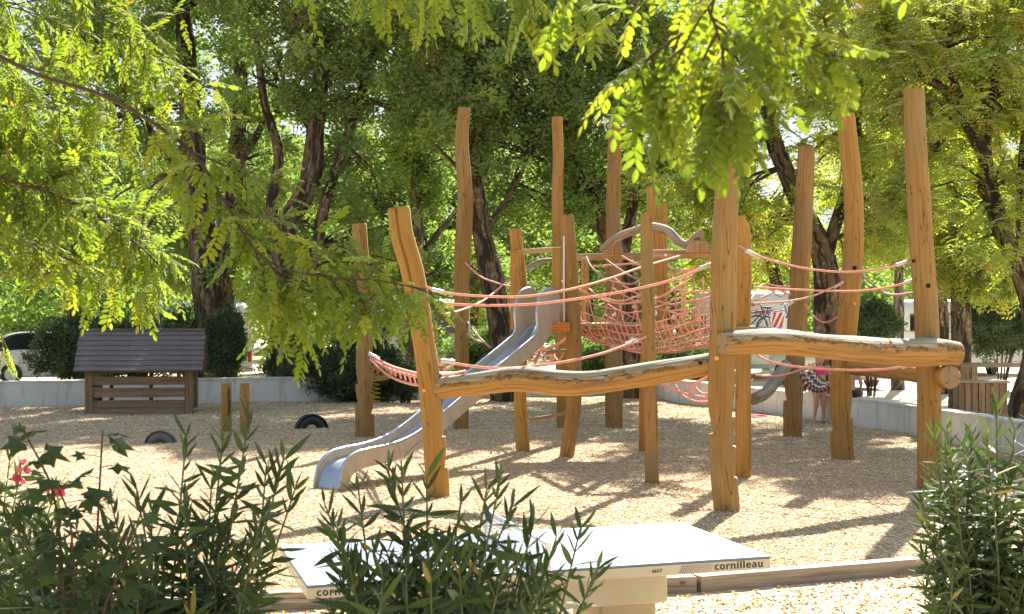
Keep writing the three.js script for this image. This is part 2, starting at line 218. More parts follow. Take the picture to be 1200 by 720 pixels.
{ // pale road beyond the right-hand wall
  const a = WR[0], b = WR[1]; const pts = [V(a.x + 0.6, 0, a.z - 2), V(b.x + 0.3, 0, b.z - 0.1), V(22, 0, -16), V(70, 0, -16), V(70, 0, -62), V(a.x + 0.6, 0, -50)];
  const s = new THREE.Shape(pts.map((p) => new THREE.Vector2(p.x, -p.z))); const g = new THREE.ShapeGeometry(s); g.rotateX(-Math.PI / 2); g.translate(0, -0.024, 0);
  tag(mesh('road', g, roadMat), 'pale sandy road running behind the low white wall', 'road', null, 'structure');
}
// timber edging in front
for (const [a, b, l] of [[K[0], K[1], 'weathered edging timber running under the oleander shrubs'], [K[1], K[2], 'weathered edging timber passing behind the table tennis table'], [K[2], K[3].clone().lerp(K[4], 0.0), 'long sunlit edging timber between the table and the round oleander'], [K[3], K[4], 'edging timber behind the round sunlit oleander']]) {
  const L = a.distanceTo(b) - 0.02, t = thing('edging_timber', l, 'edging', a.clone().add(b).multiplyScalar(0.5), Math.atan2(-(b.z - a.z), b.x - a.x), 'timbers edging the playground');
  mesh('timber', bx(L, 0.22, 0.15, 0, -0.01, 0, 0.012, true), greyWood, t);
  for (const s of [-0.4, 0.4]) { const g = new THREE.CylinderGeometry(0.012, 0.012, 0.006, 8); g.translate(s * L, 0.1025, 0); mesh('bolt', g, coupling, t); }
}
// low white walls
function wall(name, label, line, h, th) {
  const t = thing(name, label, 'wall', line[0].clone());
  const L = line.map((p) => p.clone().sub(line[0])); const off = (i, s) => { const a = L[Math.max(0, i - 1)], b = L[Math.min(L.length - 1, i + 1)], d = b.clone().sub(a).normalize(); return L[i].clone().add(V(-d.z, 0, d.x).multiplyScalar(s)); };
  for (let i = 0; i < L.length - 1; i++) for (const [nm, y0, y1, e, m] of [['render', -0.1, h, 0, plaster], ['coping', h, h + 0.035, 0.02, plaster]]) {
    const q = [off(i, -th / 2 - e), off(i + 1, -th / 2 - e), off(i + 1, th / 2 + e), off(i, th / 2 + e)]; const s = new THREE.Shape(q.map((p) => new THREE.Vector2(p.x, -p.z)));
    let g = new THREE.ExtrudeGeometry(s, { depth: y1 - y0, bevelEnabled: false }); g.rotateX(-Math.PI / 2); g.translate(0, y0, 0); mesh(nm, uvBox(g), m, t);
  }
  return t;
}
wall('low_wall', 'low white rendered wall behind the wooden playhouse', WL, 0.56, 0.25);
wall('low_wall', 'low white rendered wall receding past the girl in pink', WR.map((p, i) => i === 0 ? p.clone().add(V(0.16, 0, -0.14)) : p), 0.5, 0.25);

// ---------------------------------------------------------------- climbing frame: posts, beams, slide, platform, nets, ropes (one bolted structure)
const frame = thing('climbing_frame', 'robinia log climbing frame with steel slide, rope nets and tall crooked posts', 'climbing frame', V(0, 0, 0));
function post(o) {                                                            // pts: photo pixels from top to base; w: widths in pixels
  const d = o.d ?? depthAt(o.pts[o.pts.length - 1][1]), pts = o.pts.map(([x, y]) => P(x, y, d)).reverse(), rad = o.w.map((w) => w / F * d / 2).reverse(), s = o.seed;
  const y0 = pts[0].y; if (!o.float) pts.unshift(pts[0].clone().add(V(0, -0.12, 0))), rad.unshift(rad[0]);
  const nts = (o.notch || []).map(([py, side]) => ({ h: EYE - (py - 360) / F * d - pts[0].y, side }));
  const rfn = (th, t, l) => {
    let q = 1 + 0.035 * Math.sin(th * 2 + s + l * 0.9) + 0.022 * Math.sin(th * 3 - s * 2 + l * 1.7) + 0.014 * Math.sin(l * 5.3 + s * 3 + th) + 0.01 * Math.sin(th * 9 + s * 5 + Math.sin(l * 2) * 1.5);
    for (const n of nts) { const c = Math.max(0, Math.cos(th - (n.side > 0 ? 0.35 : Math.PI - 0.35))), k = l - n.h; if (k > 0 && k < 0.3) q -= 0.4 * Math.pow(c, 1.6) * Math.pow(1 - k / 0.3, 1.5); }
    if (o.split) { const a = Math.abs(Math.atan2(Math.sin(th - o.split), Math.cos(th - o.split))); const k = 1 - sst(0.02, 0.1, a); q -= 0.35 * k * sst(0.55, 0.8, t); }
    if (o.slant && t > 0.93) { const c = Math.max(0, Math.cos(th - o.slant)); q -= 0.6 * c * sst(0.93, 1, t); }
    return q;
  };
  const g = tube(pts, rad, { segs: o.split ? 64 : 26, step: 0.07, rfn, rows: (L) => nts.flatMap((n) => [(n.h - 0.003) / L, (n.h + 0.003) / L]), seed: s, bevel: 0.025, twoMats: true });
  const m = mesh('post', g, [postWood[s % 2], endGrain], frame); if (o.label) m.userData.label = o.label; return m;
}
const POSTS = [
  { seed: 1, pts: [[421, 262], [423, 300], [428, 345], [427, 400], [427, 450], [428, 514]], w: [18, 19, 18, 18, 20, 22], notch: [[437, 1], [462, 1], [486, 1], [450, -1], [474, -1]] },
  { seed: 2, pts: [[467, 243], [471, 275], [482, 315], [492, 370], [501, 430], [508, 500], [513, 583]], w: [27, 28, 28, 27, 27, 26, 27], notch: [[512, 1], [548, 1]], split: Math.PI * 1.44, label: 'leaning front post with a split top' },
  { seed: 3, pts: [[544, 126], [541, 165], [545, 230], [542, 300], [541, 340], [541, 420], [540, 505]], w: [14, 16, 18, 20, 18, 17, 18], label: 'tall crooked post' },
  { seed: 4, pts: [[604, 268], [607, 300], [611, 350], [610, 430], [610, 480], [613, 531]], w: [14, 15, 15, 15, 15, 17] },
  { seed: 5, pts: [[664, 252], [668, 300], [671, 360], [673, 420], [672, 480], [664, 537]], w: [15, 16, 17, 18, 18, 18], label: 'post with a curved foot beside the slide' },
  { seed: 6, d: 29.6, pts: [[653, 137], [654, 180], [653, 240], [655, 300], [658, 400], [660, 502]], w: [13, 13, 14, 15, 15, 15] },
  { seed: 7, pts: [[721, 138], [719, 220], [719, 300], [719, 400], [720, 503]], w: [16, 17, 18, 19, 20] },
  { seed: 8, pts: [[764, 219], [764, 300], [757, 420], [755, 532]], w: [13, 13, 13, 13] },
  { seed: 9, pts: [[757, 251], [759, 320], [761, 420], [763, 500], [764, 568]], w: [14, 15, 16, 16, 16] },
  { seed: 10, float: true, d: 24, pts: [[776, 238], [776, 300], [776, 387]], w: [12, 13, 14] },
  { seed: 11, pts: [[857, 112], [854, 180], [849, 280], [847, 380], [846, 460], [848, 540], [852, 604]], w: [25, 27, 28, 30, 31, 32, 32], notch: [[488, 1], [523, 1], [560, 1], [508, -1]], label: 'stout notched front post carrying both beams' },
  { seed: 12, pts: [[869, 253], [871, 300], [871, 400], [871, 480], [871, 561]], w: [19, 19, 18, 18, 19], slant: 0.2 },
  { seed: 13, pts: [[945, 172], [943, 230], [939, 300], [933, 400], [930, 460], [929, 514]], w: [20, 22, 23, 23, 22, 22], notch: [[470, -1]] },
  { seed: 14, pts: [[992, 134], [996, 180], [1001, 240], [999, 310], [993, 380], [987, 440], [986, 490], [988, 539]], w: [21, 23, 23, 24, 25, 24, 24, 26], notch: [[490, 1], [505, -1]], label: 'tall bent post beside the girl in pink' },
  { seed: 15, pts: [[1071, 104], [1073, 160], [1077, 240], [1083, 320], [1087, 390], [1089, 480], [1089, 575]], w: [24, 26, 28, 29, 29, 28, 27], label: 'tallest post, holding the end of the thick beam' },
];
for (const p of POSTS) post(p);
// yellow washers, dark drill holes
const dotMat = std({ color: C(0.75, 0.38, 0.02), roughness: 0.5 }), holeMat = std({ color: C(0.01, 0.008, 0.006), roughness: 0.9 });
function disc(px, py, d, r, m, name) { const g = new THREE.CylinderGeometry(r, r * 1.08, 0.014, 14); g.rotateX(Math.PI / 2); const p = P(px, py, d); g.translate(p.x, p.y, p.z); mesh(name, g, m, frame); }
disc(497, 458, 18.95 - 0.147, 0.022, dotMat, 'cap'); disc(840, 420, 17.32 - 0.147, 0.024, dotMat, 'cap'); disc(1002, 356, 23.6 - 0.155, 0.024, dotMat, 'cap'); disc(946, 349, 27.4 - 0.165, 0.024, dotMat, 'cap');
disc(1088, 335, 19.65 - 0.15, 0.03, holeMat, 'drill_hole'); disc(1071, 306, 19.65 - 0.142, 0.022, holeMat, 'drill_hole'); disc(1002, 314, 23.6 - 0.155, 0.03, holeMat, 'drill_hole'); disc(821, 425, 17.45 - 0.14, 0.025, holeMat, 'drill_hole');

function log(name, list, w, o = {}) {                                          // list: [px, py, depth]
  const pts = list.map(([x, y, d]) => P(x, y, d)), rad = w.map((v, i) => v / F * list[Math.round(i * (list.length - 1) / Math.max(1, w.length - 1))][2] / 2), s = o.seed || 1;
  const g = tube(pts, rad, { segs: 28, step: 0.06, ref: V(0, 0, 1), seed: s, bevel: 0.03, twoMats: true, rfn: (th, t, l) => 1 + 0.05 * Math.sin(th * 2 + s + l * 1.3) + 0.03 * Math.sin(l * 4.1 + s) + 0.025 * Math.sin(th * 3 + l * 2.7) + 0.014 * Math.sin(th * 8 + l * 3 + s) });
  if (!o.mat) { const uv = g.attributes.uv, R = 29, n = Math.floor((uv.count - 60) / R) * R; for (let i = 0; i < n; i++) uv.setX(i, (i % R) / 28); }
  const m = mesh(name, g, [o.mat || beamLog, endGrain], frame); if (o.label) m.userData.label = o.label; return m;
}
log('beam', [[512, 456, 18.95], [560, 450, 18.75], [610, 444, 18.5], [655, 449, 18.3], [690, 449, 18.1], [740, 442, 17.85], [795, 433, 17.6], [846, 424, 17.4]], [26, 27, 28, 29, 27, 27, 28, 28], { seed: 3, label: 'wavy balance beam with a sun-bleached top' });
log('beam', [[846, 403, 17.12], [880, 401, 17.3], [920, 401, 17.6], [965, 406, 18.0], [1010, 410, 18.5], [1060, 413, 19.0], [1100, 413, 19.35], [1123, 415, 19.5]], [26, 29, 30, 31, 31, 32, 34, 26], { seed: 5, label: 'thick grey-topped beam across two front posts' });
log('log', [[1003, 428, 23.4], [1060, 434, 21.2], [1114, 442, 19.35]], [23, 26, 28], { seed: 8, label: 'log showing its cracked round end' });
log('log', [[884, 468, 25.2], [896, 462, 25.6], [908, 448, 26.2], [922, 428, 27.2]], [14, 15, 15, 14], { seed: 9, label: 'sagging curved log between two posts', mat: greyWood });
log('rail_log', [[706, 292, 25], [722, 280, 24.6], [742, 271, 24], [765, 266, 23.4], [783, 271, 23.2], [797, 284, 23.1], [806, 287, 23], [815, 279, 22.8], [822, 274, 22.6]], [8, 9, 10, 10, 11, 11, 10, 10, 11], { seed: 12, mat: greyWood, label: 'bent handrail log over the tower' });
log('rail_log', [[617, 316, 25.4], [632, 307, 25.4], [650, 305, 25.4]], [6, 6, 6], { seed: 14, mat: greyWood });
log('rail_log', [[620, 492, 26], [645, 488, 26], [662, 484, 26]], [4, 4, 4], { seed: 15 });
log('rail_log', [[655, 412, 25.6], [672, 410, 25.4], [640, 413, 25.8]].sort((a, b) => a[0] - b[0]), [4, 4, 4], { seed: 16 });
// planks given by their photo rectangle at a depth
function plank(name, x0, y0, x1, y1, d, th, m, slope = 0, label) {
  const a = P(x0, y1, d), b = P(x1, y0, d), w = b.x - a.x, h = b.y - a.y; const g = bx(w, h, th, 0, 0, 0, 0.012, w > h); if (slope) { const p = g.attributes.position; for (let i = 0; i < p.count; i++) p.setY(i, p.getY(i) + slope * p.getX(i)); }
  g.translate((a.x + b.x) / 2, (a.y + b.y) / 2, -d); const k = mesh(name, g, m, frame); if (label) k.userData.label = label; return k;
}
plank('upright_board', 598, 294, 611, 386, 24.5, 0.06, postWood[0]); plank('upright_board', 647, 290, 658, 388, 23.9, 0.07, postWood[0]); plank('upright_board', 681, 303, 690, 388, 25.0, 0.06, plankWood);
plank('rail', 612, 291, 648, 297, 24.6, 0.06, plankWood, 0.07); plank('rail', 674, 297, 757, 305, 25.3, 0.07, plankWood, 0.02); plank('rail', 752, 293, 836, 303, 22.7, 0.08, plankWood, -0.01, 'rail board carrying a trapezoid block'); plank('rail', 860, 293, 880, 302, 21.3, 0.3, plankWood);
plank('platform_board', 636, 378, 668, 389, 23.7, 0.14, std({ color: C(0.85, 0.62, 0.3), map: postMaps[0].map, bumpMap: postMaps[0].bumpMap, bumpScale: 0.004 }), 0, 'orange stained platform edge under the slide');
plank('platform_board', 688, 380, 757, 385, 25.0, 0.5, greyWood); plank('platform_board', 690, 386, 757, 394, 25.2, 0.06, plankWood); plank('platform_board', 762, 382, 838, 392, 22.7, 0.1, plankWood, 0.01, 'bolted board at the foot of the net'); plank('platform_board', 858, 382, 884, 390, 21.0, 0.3, plankWood);
for (let i = 0; i < 7; i++) { const g = bx(1.5, 0.05, 0.17, P(652, 384, 24).x + 0.62, P(652, 381, 24.2).y, -24.05 - i * 0.18, 0.01, true); mesh('floor_board', g, plankWood, frame); }
for (const [x, y] of [[772, 388], [793, 388], [815, 387], [828, 386]]) disc(x, y, 22.64, 0.02, holeMat, 'bolt');
for (const [x, y] of [[762, 299], [780, 299], [768, 388]]) disc(x, y, 22.65, 0.022, coupling, 'bolt');
for (const [x0, x1, y0, y1, d] of [[803, 834, 283, 296, 22.68], [706, 732, 287, 299, 25.2]]) { const s = new THREE.Shape(), a = P(x0, y1, d), b = P(x1, y0, d), w = b.x - a.x, h = b.y - a.y; s.moveTo(-w / 2, 0); s.lineTo(w / 2, 0); s.lineTo(w * 0.27, h); s.lineTo(-w * 0.27, h); s.closePath(); const g = uvBox(new THREE.ExtrudeGeometry(s, { depth: 0.09, bevelEnabled: true, bevelSize: 0.008, bevelThickness: 0.008, bevelSegments: 1 })); g.translate((a.x + b.x) / 2, a.y, -d); mesh('saddle_block', g, plankWood, frame); }
{ const g = new THREE.CylinderGeometry(0.016, 0.016, 1.35, 10); const p = P(661, 330, 23.8); g.translate(p.x, p.y, p.z); mesh('grab_bar', g, coupling, frame); }

{ // slide
  const slide = new THREE.Group(); slide.name = 'slide'; slide.userData.label = 'brushed steel slide with rounded side panels'; frame.add(slide);
  const T = P(641, 381, 23.9), E = G(389, 574), run = V(E.x - T.x, 0, E.z - T.z), LEN = run.length(), dir = run.clone().normalize(), side = V(-dir.z, 0, dir.x), hw = 0.175;
  const prof = [[-0.02, 1.985], [0.02, 1.98], [0.06, 1.9], [0.12, 1.72], [0.3, 1.33], [0.45, 1.0], [0.56, 0.76], [0.66, 0.55], [0.74, 0.43], [0.82, 0.37], [0.9, 0.345], [0.95, 0.32], [0.985, 0.235], [1.0, 0.1], [1.008, 0.0]].map(([u, h]) => new THREE.Vector2(u * LEN, h));
  const cv = new THREE.SplineCurve(prof), N = 90; const c = []; for (let i = 0; i <= N; i++) { const p = cv.getPointAt(i / N), t = cv.getTangentAt(i / N); c.push({ x: p.x, y: p.y, nx: -t.y, ny: t.x, t: i / N }); }
  const at = (i, s, k) => V(T.x, 0, T.z).addScaledVector(dir, c[i].x + c[i].nx * k).add(V(0, c[i].y + c[i].ny * k, 0)).addScaledVector(side, s);
  const strip = (rows) => { const pos = [], uv = [], idx = [], R = rows[0].length; rows.forEach((r, j) => r.forEach((p, k) => { pos.push(p.x, p.y, p.z); uv.push(k * 0.08, j * 0.06); })); for (let j = 0; j < rows.length - 1; j++) for (let k = 0; k < R - 1; k++) { const a = j * R + k, b = a + 1, e = a + R, f = e + 1; idx.push(a, b, f, a, f, e); } const g = new THREE.BufferGeometry(); g.setAttribute('position', new THREE.Float32BufferAttribute(pos, 3)); g.setAttribute('uv', new THREE.Float32BufferAttribute(uv, 2)); g.setIndex(idx); g.computeVertexNormals(); return g; };
  const sheet = [], under = []; for (let i = 0; i <= N; i++) { const a = []; for (let k = 0; k <= 8; k++) { const s = lerp(-hw, hw, k / 8); a.push(at(i, s, 0.03 * Math.pow(Math.abs(s) / hw, 4))); } sheet.push(a); under.push([at(i, hw, -0.02), at(i, -hw, -0.02)]); }
  mesh('bed', strip(sheet), steel, slide); mesh('underside', strip(under), steelSide, slide);
  for (const s of [-1, 1]) {                                                   // side walls with a folded rim; near the top they rise into rounded panels
    const rows = [], rim = []; for (let i = 0; i <= N; i++) { const t = c[i].t, up = 0.46 * (1 - sst(0.055, 0.125, t)) * Math.sqrt(Math.max(0, 1 - Math.pow((t - 0.05) / 0.051, 2) * (t < 0.05 ? 1 : 0))); const h = Math.max(0.13 + up - 0.05 * sst(0.94, 1, t), 0.05); const a = s * (hw + 0.004), b = s * (hw + 0.03); rows.push([at(i, a, -0.01), at(i, a, h), at(i, b, h), at(i, b, -0.09)]); rim.push(at(i, s * (hw + 0.017), h)); }
    mesh('side_panel', strip(rows), steelSide, slide); mesh('rim', tube(rim.filter((_, i) => i % 2 === 0), [0.02], { segs: 8, step: 0.08 }), steel, slide);
  }
}

// ropes
function ropePts(list) { return list.map(([x, y, d]) => P(x, y, d)); }
function rope(list, r = 0.016, mat = ropeMat, parent = frame) { return mesh('rope', tube(ropePts(list), [r], { segs: 7, step: 0.12, caps: false }), mat, parent); }
function couple(px, py, d, ang = 0, len = 0.12, r = 0.024, parent = frame) { const g = new THREE.CylinderGeometry(r, r, len, 8); g.rotateZ(Math.PI / 2 + ang); const p = P(px, py, d); g.translate(p.x, p.y, p.z); mesh('coupling', g, coupling, parent); }
rope([[498, 336, 18.9], [520, 343, 18.9], [560, 347, 19], [610, 348, 19.2], [660, 341, 19.6], [710, 328, 20.4], [750, 314, 21.3], [797, 300, 22.6]], 0.0155);
rope([[518, 356, 19.2], [560, 358, 19], [620, 357, 18.7], [680, 350, 18.3], [740, 340, 17.9], [795, 326, 17.6], [838, 308, 17.4]], 0.0155);
rope([[516, 423, 18.9], [550, 429, 18.9], [590, 432, 18.9], [645, 427, 19], [700, 416, 19.4], [730, 406, 19.8], [757, 395, 20.1]], 0.0165);
couple(513, 341, 18.9, -0.2, 0.14); couple(525, 424, 18.85, -0.1, 0.16, 0.028); couple(741, 401, 19.95, 0.35, 0.16, 0.028); couple(828, 312, 17.45, 0.35, 0.14);
rope([[545, 308, 29], [560, 322, 28.5], [580, 331, 27], [604, 337, 25]]); rope([[519, 369, 20], [545, 362, 21.5], [570, 350, 23], [598, 326, 24.6]], 0.0145);
rope([[548, 378, 27], [562, 396, 26], [575, 408, 25.4]], 0.018, fadedRope); rope([[548, 392, 27.5], [556, 398, 27], [566, 402, 26.4]], 0.018, fadedRope);
// net ladder between the two leftmost posts
{ const a = [[434, 416, 27], [455, 428, 24.5], [480, 436, 22], [504, 441, 19.5]], b = [[434, 422, 27], [455, 440, 24.5], [480, 450, 22], [504, 452, 19.5]]; rope(a, 0.022); rope(b, 0.02); rope(a.map(([x, y, d]) => [x, y + 4, d + 0.3]), 0.02);
  for (let i = 1; i < 13; i++) { const t = i / 13 * 3, k = Math.min(2, Math.floor(t)), f = t - k, m = (u) => [0, 1, 2].map((e) => lerp(u[k][e], u[k + 1][e], f)); const p = m(a), q = m(b); rope([[p[0] - 2, p[1], p[2]], [(p[0] + q[0]) / 2 + 4, (p[1] + q[1]) / 2 + 1, p[2]], [q[0] + 5, q[1], q[2]]], 0.014); }
  rope([[515, 430, 18.9], [522, 424, 19], [528, 421, 19], [533, 425, 19.1], [528, 430, 19], [518, 434, 18.9]], 0.0165); rope([[516, 440, 18.9], [530, 438, 19.2], [545, 435, 19.6]], 0.0165); couple(438, 418, 26.6, -0.5, 0.2, 0.035); }
// net bridge between the two towers: a hammock of crossing ropes
{ const net = new THREE.Group(); net.name = 'net_bridge'; net.userData.label = 'hammock of crossing salmon pink ropes between the towers'; frame.add(net);
  const A = P(686, 303, 24.9), B = P(846, 303, 21.6), ax = V(B.x - A.x, 0, B.z - A.z), L = ax.length(); ax.normalize(); const sd = V(-ax.z, 0, ax.x).normalize();
  const at = (u, v) => { const e = Math.pow(Math.abs(2 * u - 1), 1.6), w = lerp(0.85, 0.55, 0) * (0.78 + 0.22 * e), a = (v * 2 - 1) * 1.45, sag = 0.10 * (1 - e), top = 2.72 - 0.33 * (1 - e) - 0.1 * u, bot = 1.62 + 0.2 * e - 0.02; const y = lerp(bot, top, Math.pow(Math.abs(Math.sin(a)) , 2.2)) - sag * 0.2; return V(A.x, 0, A.z).addScaledVector(ax, u * L).addScaledVector(sd, Math.sin(a) * w * 0.62).add(V(0, y, 0)); };
  const r = rng(4);
  for (const v of [0, 0.1, 0.2, 0.26, 0.32, 0.38, 0.44, 0.5, 0.56, 0.62, 0.68, 0.74, 0.8, 0.9, 1]) { const j = Math.round(v * 14), pts = []; for (let i = 0; i <= 12; i++) pts.push(at(i / 12, v).add(V(0, (r() - 0.5) * 0.03, 0))); mesh('rope', tube(pts, [j === 0 || j === 14 ? 0.017 : 0.0105], { segs: 6, step: 0.1, caps: false }), j % 5 === 2 ? fadedRope : ropeMat, net); }
  for (let i = 0; i <= 26; i++) { const u = i / 26, pts = [], full = i % 3 === 0; for (let j = 0; j <= 16; j++) pts.push(at(clamp(u + (r() - 0.5) * 0.008), full ? j / 16 : lerp(0.2, 0.8, j / 16))); mesh('rope', tube(pts, [0.0105], { segs: 6, step: 0.1, caps: false }), i % 4 === 1 ? fadedRope : ropeMat, net); }
  const cg = new THREE.CylinderGeometry(0.026, 0.026, 0.07, 7); for (let i = 1; i < 22; i += 1) for (const j of [2, 4, 6, 8, 10, 12]) if ((i + j) % 7 === 0) { const p = at(i / 26 * 1.15, j / 14), k = mesh('clamp', cg, coupling, net); k.position.copy(p); k.rotation.set(r() * 3, r() * 3, r() * 3); }
  // loose bundles that hang above the net
  for (const q of [[[687, 301, 24.9], [694, 314, 24.4], [712, 328, 24], [735, 333, 23.6], [757, 326, 22.5]], [[706, 301, 24.8], [722, 313, 24.3], [742, 325, 23.6], [757, 328, 22.8]], [[729, 300, 24.6], [745, 309, 24], [757, 312, 23.2]], [[695, 312, 24.7], [730, 310, 24.5], [757, 307, 24]], [[690, 338, 24], [700, 346, 23.6], [722, 353, 23.3], [745, 348, 22.6], [757, 342, 22]], [[783, 312, 22.8], [805, 319, 22.6], [838, 306, 22]], [[783, 322, 22.7], [810, 316, 22.5], [838, 312, 22]], [[786, 338, 22.6], [805, 342, 22.5], [838, 340, 22]], [[783, 364, 22.6], [800, 370, 22.6], [838, 368, 22.2]]]) rope(q, 0.015, q[0][1] % 2 ? fadedRope : ropeMat, net);
  for (let i = 0; i < 5; i++) { const x = 791 + i * 11; rope([[x, 312 + i * 4, 22.6], [x + 1, 350, 22.6], [x + 1, 382, 22.65]], 0.013, i % 2 ? ropeMat : fadedRope, net); }
}
// ropes of the right-hand part
rope([[866, 288, 20.9], [880, 296, 20.8], [897, 303, 20.7], [940, 314, 20.4], [990, 319, 20.1], [1035, 315, 19.9], [1064, 307, 19.65]], 0.0145); rope([[884, 337, 21.4], [920, 339, 21], [965, 341, 20.6], [1012, 341, 20.2], [1045, 336, 19.9], [1072, 329, 19.7]], 0.0145);
rope([[882, 356, 22], [925, 353, 22.6], [958, 345, 23.2], [988, 331, 23.5]], 0.0145); rope([[1004, 318, 23.4], [1018, 329, 22.5], [1034, 342, 21.5], [1050, 346, 20.6], [1074, 343, 19.8]], 0.018, fadedRope); rope([[944, 357, 27], [953, 370, 26], [966, 378, 25], [978, 374, 24.4], [990, 362, 23.7]], 0.0145);
couple(882, 298, 20.8, -0.5, 0.2, 0.03); couple(1057, 309, 19.7, 0.3, 0.14); couple(983, 334, 23.5, 0.5, 0.16); couple(1066, 330, 19.7, 0.3, 0.1); couple(926, 356, 22.6, 0.6, 0.1);
rope([[880, 352, 22.5], [888, 340, 23], [896, 334, 23.4], [905, 342, 23.4], [918, 348, 23.5], [922, 338, 23.6]], 0.014); rope([[886, 352, 23], [900, 346, 23.2], [912, 341, 23.4], [926, 345, 23.6]], 0.015); rope([[899, 333, 23.3], [912, 336, 23.4], [926, 336, 23.6]], 0.014, fadedRope);
rope([[882, 411, 21], [895, 421, 20.8], [920, 428, 20.6], [960, 432, 20.3], [1005, 434, 20], [1045, 432, 19.8], [1068, 428, 19.7]], 0.0165); rope([[884, 440, 22], [910, 441, 23], [935, 435, 24], [958, 425, 25], [980, 416, 24.5]], 0.017); couple(1064, 429, 19.75, 0.3, 0.16, 0.026);
// loose net below the beam
{ const net = new THREE.Group(); net.name = 'hanging_net'; frame.add(net); for (const q of [[[768, 447, 21.5], [785, 455, 21], [805, 462, 20.5], [836, 468, 20]], [[768, 444, 21.5], [790, 448, 21], [812, 449, 20.6], [836, 438, 20]], [[805, 460, 20.6], [820, 448, 20.3], [838, 436, 20]], [[790, 449, 21], [798, 462, 20.8], [812, 470, 20.6], [836, 471, 20]], [[812, 450, 20.6], [818, 458, 20.5], [828, 462, 20.2], [837, 458, 20]], [[868, 455, 21.5], [876, 450, 21.4], [884, 445, 21.2]]]) rope(q, 0.016, ropeMat, net); couple(776, 448, 21.3, -0.4, 0.14, 0.024, net); }
{ const net = new THREE.Group(); net.name = 'hanging_net'; frame.add(net); const r = rng(8); for (let i = 0; i < 9; i++) { const x0 = 596 + i * 6, y0 = 412 + (i % 3) * 5; rope([[x0, y0 + 6, 27], [x0 + 8, y0 - r() * 8, 26.6], [x0 + 16, y0 + 8 * r(), 26.4], [x0 + 24, y0 - 12 + 8 * r(), 26]], 0.016, i % 2 ? ropeMat : fadedRope, net); } rope([[622, 413, 26.5], [640, 409, 26], [658, 401, 25.6], [668, 392, 25.4]], 0.025, ropeMat, net); }
{ // slatted rope bridge hanging between two posts
  const br = new THREE.Group(); br.name = 'slat_bridge'; br.userData.label = 'short hanging bridge of dark slats on pink ropes'; frame.add(br); const dark = std({ color: C(0.10, 0.055, 0.04), roughness: 0.8 });
  const a = [[936, 431, 27], [943, 446, 26.4], [955, 457, 25.6], [968, 456, 24.8], [984, 444, 23.9]], b = [[948, 427, 27.4], [956, 440, 26.8], [966, 449, 26], [976, 447, 25.2], [988, 436, 24.2]]; rope(a, 0.016, ropeMat, br); rope(b, 0.016, ropeMat, br);
  const ca = new THREE.CatmullRomCurve3(ropePts(a)), cb = new THREE.CatmullRomCurve3(ropePts(b)); for (let i = 0; i < 12; i++) { const p = ca.getPointAt((i + 0.5) / 12), q = cb.getPointAt((i + 0.5) / 12); mesh('slat', tube([p.clone().lerp(q, -0.12), q.clone().lerp(p, -0.12)], [0.032], { segs: 8, step: 0.3 }), dark, br); for (const e of [0.25, 0.75]) { const g = new THREE.CylinderGeometry(0.04, 0.04, 0.05, 8); const c = p.clone().lerp(q, e); g.translate(c.x, c.y + 0.012, c.z); mesh('ring', g, std({ color: i > 7 ? C(0.6, 0.22, 0.2) : C(0.75, 0.73, 0.72) }), br); } }
}

